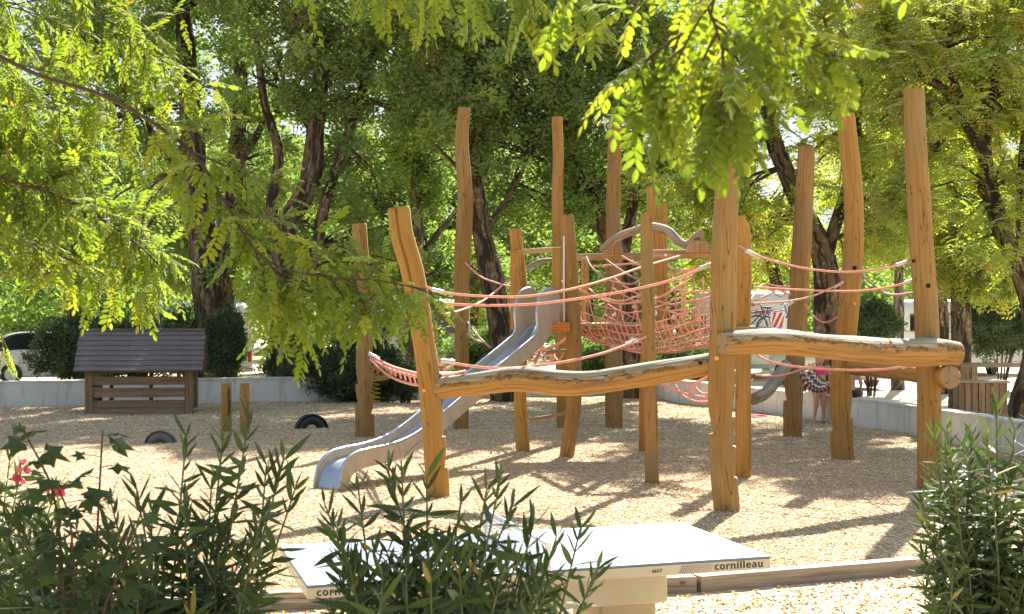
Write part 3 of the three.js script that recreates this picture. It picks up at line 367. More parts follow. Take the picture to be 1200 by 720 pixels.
// ---------------------------------------------------------------- table tennis table
const font = await new FontLoader().loadAsync('fonts/droid/droid_sans_bold.typeface.json');
{
  const t = thing('table_tennis_table', 'pale blue outdoor table tennis table on beige metal legs', 'table', V(0.0335, 0, -9.83), 0.2432); t.rotation.z = 0.022; t.rotation.order = 'YXZ';
  const L = 2.74, D = 1.525, hT = 0.76;
  const topMat = new THREE.MeshPhysicalMaterial({ color: C(0.16, 0.215, 0.32), roughness: 0.62, specularIntensity: 0.45, bumpMap: tex(256, 256, (u, v) => { const k = fbm(u, v, 60, 60, 3, 3); return [k, k, k]; }, 0.5, 0.5, false), bumpScale: 0.0006 });
  const beige = std({ color: C(0.62, 0.55, 0.42), roughness: 0.5, map: tex(128, 128, (u, v) => { const k = 0.9 + 0.1 * fbm(u, v, 5, 5, 3, 4); return [k, k, k]; }, 0.8, 0.8) });
  const lineMat = std({ color: C(0.8, 0.8, 0.8), roughness: 0.5 }), ink = std({ color: C(0.012, 0.016, 0.05), roughness: 0.5 });
  for (const s of [-1, 1]) { const h = mesh('half_top', bx(L / 2 - 0.006, 0.012, D, s * (L / 4), hT - 0.006, 0, 0.003), topMat, t); void h;
    mesh('white_line', new THREE.BoxGeometry(L / 2 - 0.02, 0.0016, 0.02).translate(s * L / 4, hT + 0.0006, D / 2 - 0.02), lineMat, t); mesh('white_line', new THREE.BoxGeometry(L / 2 - 0.02, 0.0016, 0.02).translate(s * L / 4, hT + 0.0006, -D / 2 + 0.02), lineMat, t); mesh('white_line', new THREE.BoxGeometry(0.02, 0.0016, D - 0.07).translate(s * (L / 2 - 0.02), hT + 0.0006, 0), lineMat, t);
    for (const z of [-1, 1]) mesh('edge_rail', bx(L / 2 - 0.006, 0.062, 0.03, s * L / 4, hT - 0.045, z * (D / 2 - 0.018), 0.004), beige, t); mesh('edge_rail', bx(0.03, 0.062, D - 0.07, s * (L / 2 - 0.018), hT - 0.045, 0, 0.004), beige, t); }
  mesh('apron', bx(1.62, 0.20, 0.9, 0, hT - 0.182, 0.06, 0.012), beige, t);
  for (const s of [-1, 1]) { mesh('leg', bx(0.36, 0.50, 0.62, s * 0.62, 0.228, 0.02, 0.02), std({ color: C(0.45, 0.36, 0.25), roughness: 0.6 }), t); mesh('foot', bx(0.46, 0.05, 0.9, s * 0.62, -0.006, 0.02, 0.01), beige, t); }
  // steel net
  const net = new THREE.Group(); net.name = 'net'; t.add(net); const nm = std({ color: C(0.7, 0.71, 0.72), metalness: 0.5, roughness: 0.4 }), wires = [];
  for (let i = 0; i <= 62; i++) wires.push(new THREE.BoxGeometry(0.003, 0.128, 0.0045).translate(0, hT + 0.08, -0.78 + i * 1.56 / 62)); for (let i = 0; i <= 5; i++) wires.push(new THREE.BoxGeometry(0.0035, 0.0045, 1.56).translate(0, hT + 0.02 + i * 0.025, 0)); const wm = mesh('wire_mesh', merge(wires), nm, net); wm.userData.kind = 'stuff';
  mesh('top_band', bx(0.014, 0.022, 1.6, 0, hT + 0.152, 0), lineMat, net); for (const z of [-1, 1]) mesh('net_post', bx(0.03, 0.17, 0.03, 0, hT + 0.08, z * 0.79, 0.004), nm, net);
  // lettering on the front rail
  const word = (s, size, x, y, m = ink, sx = 1) => { const g = new TextGeometry(s, { font, size, depth: 0.0015, curveSegments: 4, bevelEnabled: false }); g.scale(sx, 1, 1); g.computeBoundingBox(); const w = g.boundingBox.max.x; g.translate(x - w / 2, y, D / 2 - 0.0028); mesh('lettering', g, m, t); };
  word('cornilleau', 0.041, L / 2 - 0.205, hT - 0.062, ink, 1.12); word('cornilleau', 0.041, -L / 2 + 0.205, hT - 0.062, ink, 1.12); word('MAT', 0.018, 0.66, hT - 0.054, ink, 1.2);
  const hatch = []; for (let i = 0; i < 14; i++) for (let k = 0; k < 4; k++) { const g = new THREE.BoxGeometry(0.006 * (1 - i / 18), 0.008, 0.0015); g.rotateZ(-0.5); g.translate(0.80 + i * 0.0145 + k * 0.006, hT - 0.064 + k * 0.0115, D / 2 - 0.0025); hatch.push(g); } const hm = mesh('printed_hatching', merge(hatch), ink, t); hm.userData.kind = 'stuff';
}

// ---------------------------------------------------------------- playhouse
{
  const d = depthAt(486), s = d / F, b = G(163, 486); const w = 128 * s, h = 92 * s, dep = 1.5; // photo: 104..232 wide
  const t = thing('playhouse', 'small wooden playhouse with grey shingled gable roof', 'playhouse', V(b.x, 0, b.z), 0.13);
  const eave = 56 * s, ridge = 96 * s, hw = w / 2 - 0.12;
  for (const x of [-1, 1]) for (const z of [0, -dep]) mesh('corner_post', bx(0.17, eave + 0.1, 0.15, x * hw, eave / 2, z, 0.015), houseWood, t);
  for (const [y, hh] of [[0.17, 0.3], [0.52, 0.2], [0.80, 0.18], [1.05, 0.1]]) { mesh('plank', bx(w - 0.38, hh, 0.045, 0, y * eave / 1.13, 0.01, 0.008, true), houseWood, t); if (y > 0.2) mesh('plank', bx(w - 0.4, hh * 0.7, 0.045, 0, (y - 0.06) * eave / 1.13, -dep + 0.02, 0.008, true), houseWood, t); }
  for (const x of [-1, 1]) for (const y of [0.25, 0.62]) mesh('plank', bx(0.045, 0.16, dep - 0.18, x * hw, y, -dep / 2, 0.008), houseWood, t);
  mesh('threshold', bx(0.5, 0.05, 0.1, hw + 0.05, 0.05, -dep * 0.55, 0.01), lightPlank(), t);
  for (const x of [-0.32, 0.05, 0.4]) mesh('brace', bx(0.09, eave * 0.8, 0.06, x * w, eave * 0.45, -dep + 0.07, 0.008), houseWood, t);
  const roof = new THREE.Group(); roof.name = 'roof'; t.add(roof); const zr = -dep / 2, over = 0.28, rw = w + 0.34;
  for (const sgn of [1, -1]) { const run = dep / 2 + over, rise = ridge - eave + 0.1, sl = Math.hypot(run, rise), ang = Math.atan2(rise, run), n = 8;
    for (let i = 0; i < n; i++) { const u = (i + 0.5) / n, g = bx(rw + (i % 3 - 1) * 0.012, 0.04, sl / n + 0.05, 0, 0, 0, 0.006, true); g.rotateX(sgn * (ang - 0.17)); g.translate((i % 2) * 0.008, ridge - rise * u + 0.028, zr + sgn * run * u); mesh('roof_board', g, roofWood, roof); } }
  mesh('ridge_board', bx(rw + 0.02, 0.03, 0.12, 0, ridge + 0.055, zr, 0.008, true), roofWood, roof);
  const red = std({ color: C(0.2, 0.02, 0.018), roughness: 0.75 }); for (const x of [-1, 1]) { const sh = new THREE.Shape(); sh.moveTo(-dep / 2 - 0.2, 0); sh.lineTo(dep / 2 + 0.2, 0); sh.lineTo(0, ridge - eave - 0.0); sh.closePath(); const g = new THREE.ExtrudeGeometry(sh, { depth: 0.04, bevelEnabled: false }); g.rotateY(Math.PI / 2); g.translate(x * (rw / 2 - 0.05) - 0.02, eave - 0.03, zr); const m = mesh('gable', g, red, t); m.userData.label = 'red gable board'; }
}
function lightPlank() { return std({ color: C(0.6, 0.5, 0.4), roughness: 0.7 }); }
// two square play posts
for (const [x0, x1, y0, y1, l] of [[258, 272, 450, 507, 'square orange-brown post with a dark split along it'], [280, 293, 450, 510, 'plain square orange-brown post beside the half-buried tyre']]) {
  const d = depthAt(y1), s = d / F, b = G((x0 + x1) / 2, y1), t = thing('play_post', l, 'post', b, 0.35, 'square play posts near the playhouse'); const hh = (y1 - y0) * s, ww = (x1 - x0) * s * 0.78;
  mesh('shaft', bx(ww, hh + 0.1, ww, 0, hh / 2 - 0.05, 0, 0.015), postWood[0], t); mesh('top_face', bx(ww * 0.96, 0.006, ww * 0.96, 0, hh + 0.003, 0, 0.002), endGrain, t); if (x0 < 270) mesh('crack', bx(0.02, hh * 0.6, 0.01, 0.03, hh * 0.62, ww / 2 + 0.001, 0.002), holeMat, t);
}
// half-buried tyres
function tyre(px, py, R, turn, label, m) {
  const t = thing('half_buried_tyre', label, 'tyre', G(px, py), turn); const g = new THREE.TorusGeometry(R - 0.085, 0.095, 14, 40, Math.PI + 0.3); g.rotateZ(-0.15); g.scale(1, 1, 1.15); g.translate(0, -0.03, 0); mesh('carcass', g, m, t);
  for (let i = 0; i < 26; i++) { const a = i / 25 * Math.PI; for (const z of [-0.06, 0.06]) { const k = bx(0.045, 0.014, 0.07, 0, 0, 0, 0.004); k.rotateY(z > 0 ? 0.4 : -0.4); k.translate(0, R + 0.008, z); k.rotateZ(a - Math.PI / 2); k.translate(0, -0.03, 0); mesh('tread_block', k, m, t); } }
}
tyre(365, 503, 0.29, 0.35, 'black half-buried tyre standing in the shade', rubber);
tyre(188, 521, 0.25, 0.1, 'dusty grey half-buried tyre in the sun near the playhouse', std({ color: C(0.14, 0.135, 0.13), roughness: 0.75 }));
{ // spring rider
  const b = G(440, 474), t = thing('spring_rider', 'spring rider with yellow coil spring beside the notched post', 'spring rider', b, 0.3); const pts = []; for (let i = 0; i <= 90; i++) { const a = i / 90 * Math.PI * 10; pts.push(V(Math.cos(a) * 0.11, 0.05 + i / 90 * 0.5, Math.sin(a) * 0.11)); } mesh('spring', tube(pts, [0.017], { segs: 6, step: 0.04 }), std({ color: C(0.5, 0.36, 0.03), roughness: 0.5 }), t);
  const sh = new THREE.Shape(); sh.absellipse(0, 0, 0.42, 0.17, 0, Math.PI * 2); const g = new THREE.ExtrudeGeometry(sh, { depth: 0.06, bevelEnabled: true, bevelSize: 0.015, bevelThickness: 0.015, bevelSegments: 2 }); for (const z of [-0.16, 0.1]) mesh('side_board', g.clone().translate(0, 0.72, z), std({ color: C(0.4, 0.2, 0.03), roughness: 0.5 }), t);
  mesh('seat', bx(0.34, 0.05, 0.3, -0.05, 0.68, 0, 0.02), std({ color: C(0.09, 0.05, 0.12) }), t); mesh('handle', tube([V(0.22, 0.85, -0.2), V(0.22, 0.85, 0.24)], [0.018], { segs: 8 }), rubber, t); mesh('base_plate', bx(0.34, 0.03, 0.34, 0, 0.02, 0, 0.01), coupling, t);
}
{ // planter and barrier on the road side
  const d = 28, c = P(1151, 472, d), t = thing('wooden_planter', 'brown slatted wooden planter box behind the low wall', 'planter', V(c.x, 0, c.z), -0.15), w = 54 / F * d, top = EYE - (448 - 360) / F * d;
  for (let i = 0; i < 7; i++) for (const z of [0, -0.5]) mesh('slat', bx(w / 7 - 0.012, top - 0.04, 0.03, -w / 2 + (i + 0.5) * w / 7, top / 2, z, 0.005), houseWood, t); for (const x of [-1, 1]) for (let i = 0; i < 4; i++) mesh('slat', bx(0.03, top - 0.04, 0.11, x * (w / 2 + 0.016), top / 2, -0.065 - i * 0.122, 0.005), houseWood, t); mesh('rim_board', bx(w + 0.14, 0.035, 0.6, 0, top, -0.25, 0.006, true), greyWood, t); mesh('soil', bx(w - 0.1, 0.3, 0.4, 0, top - 0.22, -0.25), std({ color: C(0.04, 0.03, 0.02) }), t);
  const d2 = 33, t2 = thing('wooden_barrier', 'low wooden barrier rail on posts along the sandy road', 'barrier', V(P(1165, 430, d2).x, 0, -d2), -0.05), y = EYE - (428 - 360) / F * d2; mesh('rail', bx(2.3, 0.09, 0.14, 0.45, y, 0, 0.01, true), greyWood, t2); for (const x of [-0.5, 1.2]) { mesh('post', bx(0.17, y + 0.1, 0.13, x - 0.1, y / 2 - 0.08, 0, 0.01), houseWood, t2); mesh('post', bx(0.12, y + 0.1, 0.13, x + 0.1, y / 2 - 0.08, 0, 0.01), plankWood, t2); }
}

// ---------------------------------------------------------------- people by the wall
function field(caps, bounds, res, k = 0.05, clip) {
  const mc = new MarchingCubes(res, new THREE.MeshBasicMaterial(), false, false, 120000), S = mc.size, [c, h] = bounds; const f = mc.field, q = V(), ab = V();
  for (let z = 0; z < S; z++) for (let y = 0; y < S; y++) for (let x = 0; x < S; x++) {
    q.set((x - S / 2) / (S / 2) * h + c.x, (y - S / 2) / (S / 2) * h + c.y, (z - S / 2) / (S / 2) * h + c.z); let d = 1e3;
    for (const [a, b, r0, r1] of caps) { ab.copy(b).sub(a); const L2 = ab.lengthSq(), t = L2 > 0 ? clamp(((q.x - a.x) * ab.x + (q.y - a.y) * ab.y + (q.z - a.z) * ab.z) / L2) : 0; const e = Math.hypot(q.x - a.x - ab.x * t, q.y - a.y - ab.y * t, q.z - a.z - ab.z * t) - lerp(r0, r1, t); if (e > d + k) continue; const hh = Math.max(k - Math.abs(d - e), 0) / k; d = Math.min(d, e) - hh * hh * k * 0.25; }
    if (clip) d = Math.max(d, clip(q)); f[x + y * S + z * S * S] = -d;
  }
  mc.isolation = 0; mc.update(); const n = mc.count, g = new THREE.BufferGeometry(), pos = new Float32Array(n * 3), nor = new Float32Array(n * 3);
  for (let i = 0; i < n * 3; i++) { pos[i] = mc.positionArray[i] * h + [c.x, c.y, c.z][i % 3]; nor[i] = mc.normalArray[i]; } g.setAttribute('position', new THREE.BufferAttribute(pos, 3)); g.setAttribute('normal', new THREE.BufferAttribute(nor, 3)); g.setAttribute('uv', new THREE.BufferAttribute(new Float32Array(n * 2), 2)); return g;
}
const skin = std({ color: C(0.52, 0.29, 0.19), roughness: 0.6 }), hairMat = std({ color: C(0.03, 0.018, 0.012), roughness: 0.7 });
function person(label, pos, turn, S, J, clothes) {                               // J: joints for a body 1 m tall
  const t = thing('person', label, 'person', pos, turn); t.scale.setScalar(S); const v = (a) => V(...a); const { hip, chest, neck, head, sh, el, ha, hp, kn, an, to } = J;
  const torso = [[v(hip), v(chest), 0.078, 0.082], [v(chest).add(V(-0.06, 0.02, 0)), v(chest).add(V(0.06, 0.02, 0)), 0.06, 0.06], [v(hip).add(V(-0.04, 0, 0)), v(hip).add(V(0.04, 0, 0)), 0.072, 0.072]];
  const caps = [...torso, [v(chest), v(neck), 0.05, 0.03], [v(neck), v(head), 0.03, 0.04], [v(head), v(head).add(V(0, 0.025, 0.005)), 0.062, 0.064], [v(head).add(V(0, -0.035, 0.025)), v(head).add(V(0, -0.03, 0.03)), 0.035, 0.035], [v(head).add(V(0, -0.008, 0.062)), v(head).add(V(0, -0.018, 0.07)), 0.006, 0.011]];
  for (const s of [0, 1]) { caps.push([v(chest).add(V(s ? 0.05 : -0.05, 0.035, 0)), v(sh[s]), 0.045, 0.036], [v(sh[s]), v(el[s]), 0.034, 0.025], [v(el[s]), v(ha[s]), 0.025, 0.017], [v(hp[s]), v(kn[s]), 0.062, 0.038], [v(kn[s]), v(an[s]), 0.037, 0.02], [v(an[s]), v(to[s]), 0.021, 0.018]); }
  const body = field(caps, [V(0, J.mid ?? 0.5, 0), 0.58], 96, 0.03), hands = [];
  for (const s of [0, 1]) { const w = v(ha[s]), dr = v(ha[s]).sub(v(el[s])).normalize(), acr = dr.clone().cross(V(0, 0, 1)).normalize(); if (acr.lengthSq() < 0.1) acr.set(1, 0, 0); const pal = w.clone().addScaledVector(dr, 0.04); hands.push(tube([w, pal], [0.016, 0.021], { segs: 8, step: 0.02 })); [0.043, 0.05, 0.047, 0.036].forEach((l, i) => { const b = pal.clone().addScaledVector(acr, (i - 1.5) * 0.011), m = b.clone().addScaledVector(dr, l * 0.55), e = m.clone().addScaledVector(dr, l * 0.4).add(V(0, 0, 0.012)); hands.push(tube([b, m, e], [0.0065, 0.005], { segs: 6, step: 0.012 })); }); const th = w.clone().addScaledVector(dr, 0.015).addScaledVector(acr, -0.018); hands.push(tube([th, th.clone().addScaledVector(acr, -0.018).addScaledVector(dr, 0.02), th.clone().addScaledVector(acr, -0.02).addScaledVector(dr, 0.04)], [0.007, 0.005], { segs: 6, step: 0.012 })); }
  mesh('body', merge([body, ...hands]), skin, t);
  const hair = field([[v(head).add(V(0, 0.03, -0.012)), v(head).add(V(0, 0.035, -0.008)), 0.072, 0.07], [v(head).add(V(0, 0.01, -0.045)), v(neck).add(V(0, -0.03, -0.055)), 0.05, 0.022]], [v(head), 0.2], 40, 0.03, (q) => Math.max(-(0.02 - (q.z - head[2])) * -1 - 0.02, (q.z - head[2] - 0.035) + Math.max(0, head[1] + 0.02 - q.y) * 0.8)); mesh('hair', hair, hairMat, t);
  for (const x of [-1, 1]) { const e = new THREE.SphereGeometry(0.007, 8, 6); e.translate(head[0] + x * 0.022, head[1] + 0.002, head[2] + 0.058); mesh('eye', e, hairMat, t); const ear = new THREE.SphereGeometry(0.014, 8, 6); ear.scale(0.4, 1, 0.7); ear.translate(head[0] + x * 0.064, head[1], head[2]); mesh('ear', ear, skin, t); }
  { const m = new THREE.BoxGeometry(0.03, 0.006, 0.006); m.translate(head[0], head[1] - 0.035, head[2] + 0.062); mesh('mouth', m, std({ color: C(0.35, 0.1, 0.09) }), t); }
  for (const [nm, y0, y1, col, legs] of clothes) { const cc = torso.map(([a, b, r0, r1]) => [a, b, r0 + 0.008, r1 + 0.008]); if (legs) for (const s of [0, 1]) cc.push([v(hp[s]), v(kn[s]), 0.072, 0.05]); mesh(nm, field(cc, [V(0, (y0 + y1) / 2, J.cz ?? 0), 0.22], 56, 0.03, legs === 2 ? (q) => Math.max(q.z - 0.17, q.y - y1) : (q) => Math.max(q.y - y1, y0 - q.y)), std({ color: col, roughness: 0.75 }), t); }
  return t;
}
const pink = C(0.75, 0.05, 0.22);
const standing = { hip: [0, 0.5, 0], chest: [0, 0.72, 0], neck: [0, 0.83, 0], head: [0, 0.915, 0.01], sh: [[-0.12, 0.78, 0], [0.12, 0.78, 0]], el: [[-0.16, 0.63, -0.01], [0.15, 0.63, 0.02]], ha: [[-0.15, 0.5, 0.05], [0.09, 0.56, 0.11]], hp: [[-0.05, 0.48, 0], [0.05, 0.48, 0]], kn: [[-0.06, 0.27, 0.01], [0.055, 0.27, 0.0]], an: [[-0.085, 0.04, -0.01], [0.06, 0.04, -0.01]], to: [[-0.1, 0.016, 0.075], [0.065, 0.016, 0.08]] };
{ const g = G(961, 496); person('child in a pink two-piece swimsuit standing behind the slat bridge', V(g.x, 0.01, g.z), 0.2, 1.36, standing, [['swimsuit_top', 0.69, 0.765, pink], ['swimsuit_bottom', 0.465, 0.545, pink]]); }
{ const g = G(942, 490); person('child in pink top and dark shorts hidden behind a post', V(g.x - 0.02, 0.01, g.z - 0.3), 2.6, 1.15, standing, [['top', 0.56, 0.79, pink], ['shorts', 0.44, 0.55, C(0.02, 0.02, 0.03)]]); }
{ const wz = G(999, 499).z, x = (999 - 600) / F * -wz; const seated = { hip: [0, 0.06, -0.02], chest: [0, 0.29, -0.03], neck: [0, 0.4, -0.01], head: [0, 0.485, 0.01], mid: 0.2, sh: [[-0.12, 0.35, -0.02], [0.12, 0.35, -0.02]], el: [[-0.16, 0.2, 0.02], [0.15, 0.2, 0.04]], ha: [[-0.1, 0.1, 0.13], [0.09, 0.1, 0.14]], hp: [[-0.05, 0.05, 0], [0.05, 0.05, 0]], kn: [[-0.06, 0.05, 0.22], [0.06, 0.05, 0.22]], an: [[-0.06, -0.17, 0.24], [0.06, -0.17, 0.25]], to: [[-0.06, -0.2, 0.32], [0.06, -0.2, 0.33]] };
  person('bare-backed child in dark shorts sitting on the low wall', V(x - 0.02, 0.55, wz - 0.08), 2.5, 1.3, seated, [['shorts', -0.02, 0.1, C(0.02, 0.02, 0.025), 2]]); }
{ const g = G(886, 491), t = thing('towel', 'crumpled pink towel on the wood chips by the wall', 'towel', V(g.x, 0.02, g.z)); const q = new THREE.SphereGeometry(0.24, 20, 12); const p = q.attributes.position; for (let i = 0; i < p.count; i++) { const x = p.getX(i), y = p.getY(i), z = p.getZ(i), k = 1 + 0.25 * n3(x * 16, y * 16, z * 16, 3); p.setXYZ(i, x * k, Math.max(0, y * 0.28 * k), z * k * 0.7); } q.computeVertexNormals(); mesh('cloth', q, std({ color: C(0.6, 0.06, 0.18), roughness: 0.9 }), t); }

// ---------------------------------------------------------------- caravans, cars and bicycles on the campsite
const white = std({ color: C(0.78, 0.78, 0.76), roughness: 0.4, map: tex(128, 128, (u, v) => { const k = 0.9 + 0.1 * fbm(u, v, 3, 5, 8, 4); return [k, k, k]; }, 2, 2) }), darkGlass = new THREE.MeshPhysicalMaterial({ color: C(0.015, 0.02, 0.025), roughness: 0.08 }), trimGrey = std({ color: C(0.35, 0.36, 0.37), roughness: 0.5 });
function caravan(label, pos, turn, w = 2.3, len = 5, h = 2.1, red = false) {
  const t = thing('caravan', label, 'caravan', pos, turn, 'caravans on the campsite'), y0 = 0.45; const s = new THREE.Shape(); const r = 0.28; s.moveTo(0, 0); s.lineTo(len, 0); s.lineTo(len - 0.05, h - r * 1.6); s.quadraticCurveTo(len - 0.1, h, len - 0.8, h); s.lineTo(r * 1.4, h); s.quadraticCurveTo(0.1, h, 0.04, h - r * 1.2); s.closePath();
  const g = new THREE.ExtrudeGeometry(s, { depth: w - 0.12, bevelEnabled: true, bevelSize: 0.05, bevelThickness: 0.06, bevelSegments: 3, curveSegments: 8 }); g.translate(0, 0, -(w - 0.12) / 2); g.rotateY(Math.PI / 2); g.translate(0, y0, 0); mesh('shell', uvBox(g), white, t);   // rear face at z = 0, body runs to -z
  mesh('rear_window', bx(w * 0.62, 0.55, 0.04, 0, y0 + 1.3, 0.03, 0.015), red ? white : darkGlass, t); for (const x of [-1, 1]) { mesh('side_window', bx(0.03, 0.5, 0.9, x * (w / 2 + 0.012), y0 + 1.25, -1.4, 0.01), darkGlass, t); mesh('side_window', bx(0.03, 0.5, 0.9, x * (w / 2 + 0.012), y0 + 1.25, -3.4, 0.01), darkGlass, t); const wl = new THREE.CylinderGeometry(0.32, 0.32, 0.18, 20); wl.rotateZ(Math.PI / 2); wl.translate(x * (w / 2 - 0.12), 0.32, -2.6); mesh('wheel', wl, rubber, t); mesh('tail_light', bx(0.12, 0.3, 0.03, x * (w / 2 - 0.15), y0 + 0.35, 0.05, 0.01), std({ color: C(0.5, 0.02, 0.02), roughness: 0.3 }), t); }
  mesh('bumper', bx(w - 0.1, 0.14, 0.1, 0, y0 - 0.02, 0.05, 0.02), trimGrey, t); mesh('stripe', bx(w - 0.3, 0.03, 0.012, 0, y0 + 1.0, 0.053, 0.003), red ? std({ color: C(0.5, 0.05, 0.04) }) : trimGrey, t);
  if (red) { const rm = std({ color: C(0.6, 0.05, 0.04) }); mesh('printed_bar', bx(0.28, 0.05, 0.01, 0.02 - w * 0.13, y0 + 1.86, 0.062, 0.003), rm, t); for (let i = 0; i < 6; i++) mesh('printed_letter', bx(0.09, 0.11 - 0.03 * (i % 2), 0.01, -0.12 + i * 0.12, y0 + 1.66, 0.062, 0.003), rm, t); }
  return t;
}
caravan('white caravan with red lettering carrying bicycles on its rear', V(P(890, 400, 49).x, 0, -49), 0.05, 2.3, 5.5, 2.25, true);
caravan('white caravan half hidden behind the tallest post', V(P(1090, 400, 52).x, 0, -52), -0.7, 2.2, 5, 2.0);
caravan('white caravan whose roof shows above the dark hedge', V(P(1210, 400, 58).x, 0, -57), -1.2, 2.3, 6, 2.5);
caravan('pale caravan in the shade behind the slide foot', V(P(512, 400, 47).x, 0, -47), 0.5, 2.2, 4.5, 2.0);
caravan('pale caravan in the shade behind the playhouse gable', V(P(262, 400, 46).x, 0, -46), 0.9, 2.2, 5, 1.9);
function bicycle(label, pos, turn, col) {
  const t = thing('bicycle', label, 'bicycle', pos, turn, 'bicycles on the caravan rack'), m = std({ color: col, roughness: 0.4, metalness: 0.3 }), R = 0.33; const bar = (n, a, b, r = 0.018) => mesh(n, tube([V(...a), V(...b)], [r], { segs: 7, step: 0.5 }), m, t);
  for (const x of [-0.52, 0.52]) { const w = new THREE.Group(); w.name = 'wheel'; w.position.set(x, R, 0); t.add(w); mesh('tyre', new THREE.TorusGeometry(R, 0.024, 8, 32), rubber, w); const sp = []; for (let i = 0; i < 9; i++) { const g = new THREE.BoxGeometry(0.004, 2 * R - 0.03, 0.004); g.rotateZ(i * Math.PI / 9); sp.push(g); } mesh('spokes', merge(sp), coupling, w).userData.kind = 'stuff'; }
  bar('frame_tube', [-0.52, R, 0], [-0.1, 0.3, 0]); bar('frame_tube', [-0.52, R, 0], [-0.18, 0.78, 0]); bar('frame_tube', [-0.1, 0.3, 0], [-0.2, 0.88, 0]); bar('frame_tube', [-0.1, 0.3, 0], [0.36, 0.78, 0]); bar('frame_tube', [-0.18, 0.76, 0], [0.36, 0.84, 0]); bar('fork', [0.52, R, 0], [0.36, 0.84, 0]); bar('stem', [0.36, 0.84, 0], [0.31, 1.02, 0]);
  mesh('handlebar', tube([V(0.25, 1.0, -0.28), V(0.32, 1.03, -0.1), V(0.32, 1.03, 0.1), V(0.25, 1.0, 0.28)], [0.014], { segs: 6, step: 0.05 }), rubber, t); mesh('saddle', bx(0.26, 0.06, 0.13, -0.22, 0.91, 0, 0.025), rubber, t); return t;
}
{ const c = P(880, 393, 48.2), a = bicycle('dark bicycle hung on the caravan rear', V(c.x, c.y - 0.1, -48.25), 0.06, C(0.03, 0.05, 0.09)), c2 = P(893, 393, 48); void a; bicycle('blue bicycle hung behind the striped board', V(c2.x + 0.45, c2.y - 0.08, -48.5), 0.03, C(0.04, 0.1, 0.2));
  const p = P(912, 375, 47.8), t = thing('warning_board', 'red and white diagonally striped warning board on the bicycles', 'sign', p, 0.05); mesh('board', bx(0.44, 0.46, 0.012, 0, 0, 0, 0.003), std({ color: C(0.75, 0.75, 0.75) }), t); const rm = std({ color: C(0.6, 0.04, 0.025), roughness: 0.5 });
  for (let i = 0; i < 4; i++) { const s = new THREE.Shape(), x = -0.36 + i * 0.19; const cl = (a, b) => new THREE.Vector2(clamp(a, -0.21, 0.21), b); s.setFromPoints([cl(x, -0.22), cl(x + 0.1, -0.22), cl(x + 0.1 + 0.22, 0.22), cl(x + 0.22, 0.22)]); const g = new THREE.ShapeGeometry(s); g.translate(0, 0, 0.0085); mesh('stripe', g, rm, t); } }
function car(label, pos, turn, col) {
  const t = thing('parked_car', label, 'car', pos, turn, 'cars parked on the campsite'), m = new THREE.MeshPhysicalMaterial({ color: col, roughness: 0.35, clearcoat: 0.8 }); const prof = (pts, w, mat, name, y = 0, bev = 0.06) => { const s = new THREE.Shape(); s.moveTo(...pts[0]); s.splineThru(pts.slice(1).map((p) => new THREE.Vector2(...p))); s.closePath(); const g = new THREE.ExtrudeGeometry(s, { depth: w, bevelEnabled: true, bevelSize: bev, bevelThickness: bev, bevelSegments: 3, curveSegments: 30 }); g.translate(0, y, -w / 2); return mesh(name, g, mat, t); };
  prof([[-2.0, 0.3], [-2.05, 0.6], [-1.95, 0.85], [-1.2, 0.95], [0, 0.96], [1.2, 0.9], [1.9, 0.75], [2.05, 0.5], [2.0, 0.3], [0, 0.26]], 1.55, m, 'body'); prof([[-1.75, 0.92], [-1.45, 1.3], [-0.9, 1.45], [0.1, 1.42], [0.6, 1.2], [1.05, 0.92]], 1.25, darkGlass, 'windows'); prof([[-1.4, 1.36], [-0.9, 1.455], [0.05, 1.44], [0.3, 1.38], [-0.6, 1.38]], 1.2, m, 'roof', 0.02, 0.05);
  for (const x of [-1.28, 1.25]) for (const z of [-0.78, 0.78]) { const w = new THREE.Group(); w.name = 'wheel'; w.position.set(x, 0.31, z); t.add(w); const g = new THREE.CylinderGeometry(0.31, 0.31, 0.2, 22); g.rotateX(Math.PI / 2); mesh('tyre', g, rubber, w); const q = new THREE.CylinderGeometry(0.19, 0.19, 0.22, 14); q.rotateX(Math.PI / 2); mesh('rim', q, coupling, w); }
  for (const z of [-0.6, 0.6]) { mesh('headlight', bx(0.08, 0.14, 0.32, 2.06, 0.62, z, 0.03), coupling, t); mesh('tail_light', bx(0.06, 0.18, 0.22, -2.1, 0.72, z, 0.02), std({ color: C(0.4, 0.02, 0.02) }), t); } return t;
}
car('white car parked in the shade beyond the playhouse wall', V(P(58, 400, 47).x, 0, -47.5), 0.35, C(0.6, 0.61, 0.62));
car('silver car parked behind the thick dark trunk', V(P(968, 400, 46).x, 0, -46), -1.3, C(0.55, 0.57, 0.6));

// ---------------------------------------------------------------- vegetation: leaf shapes
function leafBlade(len, wid, fold, curl, prof, n = 4) {                           // a folded, bent leaf blade along +x, its face towards +y
  const pos = [], idx = []; for (let i = 0; i <= n; i++) { const t = i / n, x = len * t, w = wid / 2 * prof(t), y = -curl * len * t * t; pos.push(x, y - fold * w, w, x, y, 0, x, y - fold * w, -w); }
  for (let i = 0; i < n; i++) { const a = i * 3; idx.push(a, a + 3, a + 4, a, a + 4, a + 1, a + 1, a + 4, a + 5, a + 1, a + 5, a + 2); }
  const g = new THREE.BufferGeometry(); g.setAttribute('position', new THREE.Float32BufferAttribute(pos, 3)); g.setIndex(idx); return g;
}
const oval = (t) => Math.pow(Math.sin(Math.PI * clamp(0.03 + t * 0.94)), 0.62) , lance = (t) => Math.pow(Math.sin(Math.PI * Math.pow(clamp(t * 0.97 + 0.015), 0.85)), 0.9);
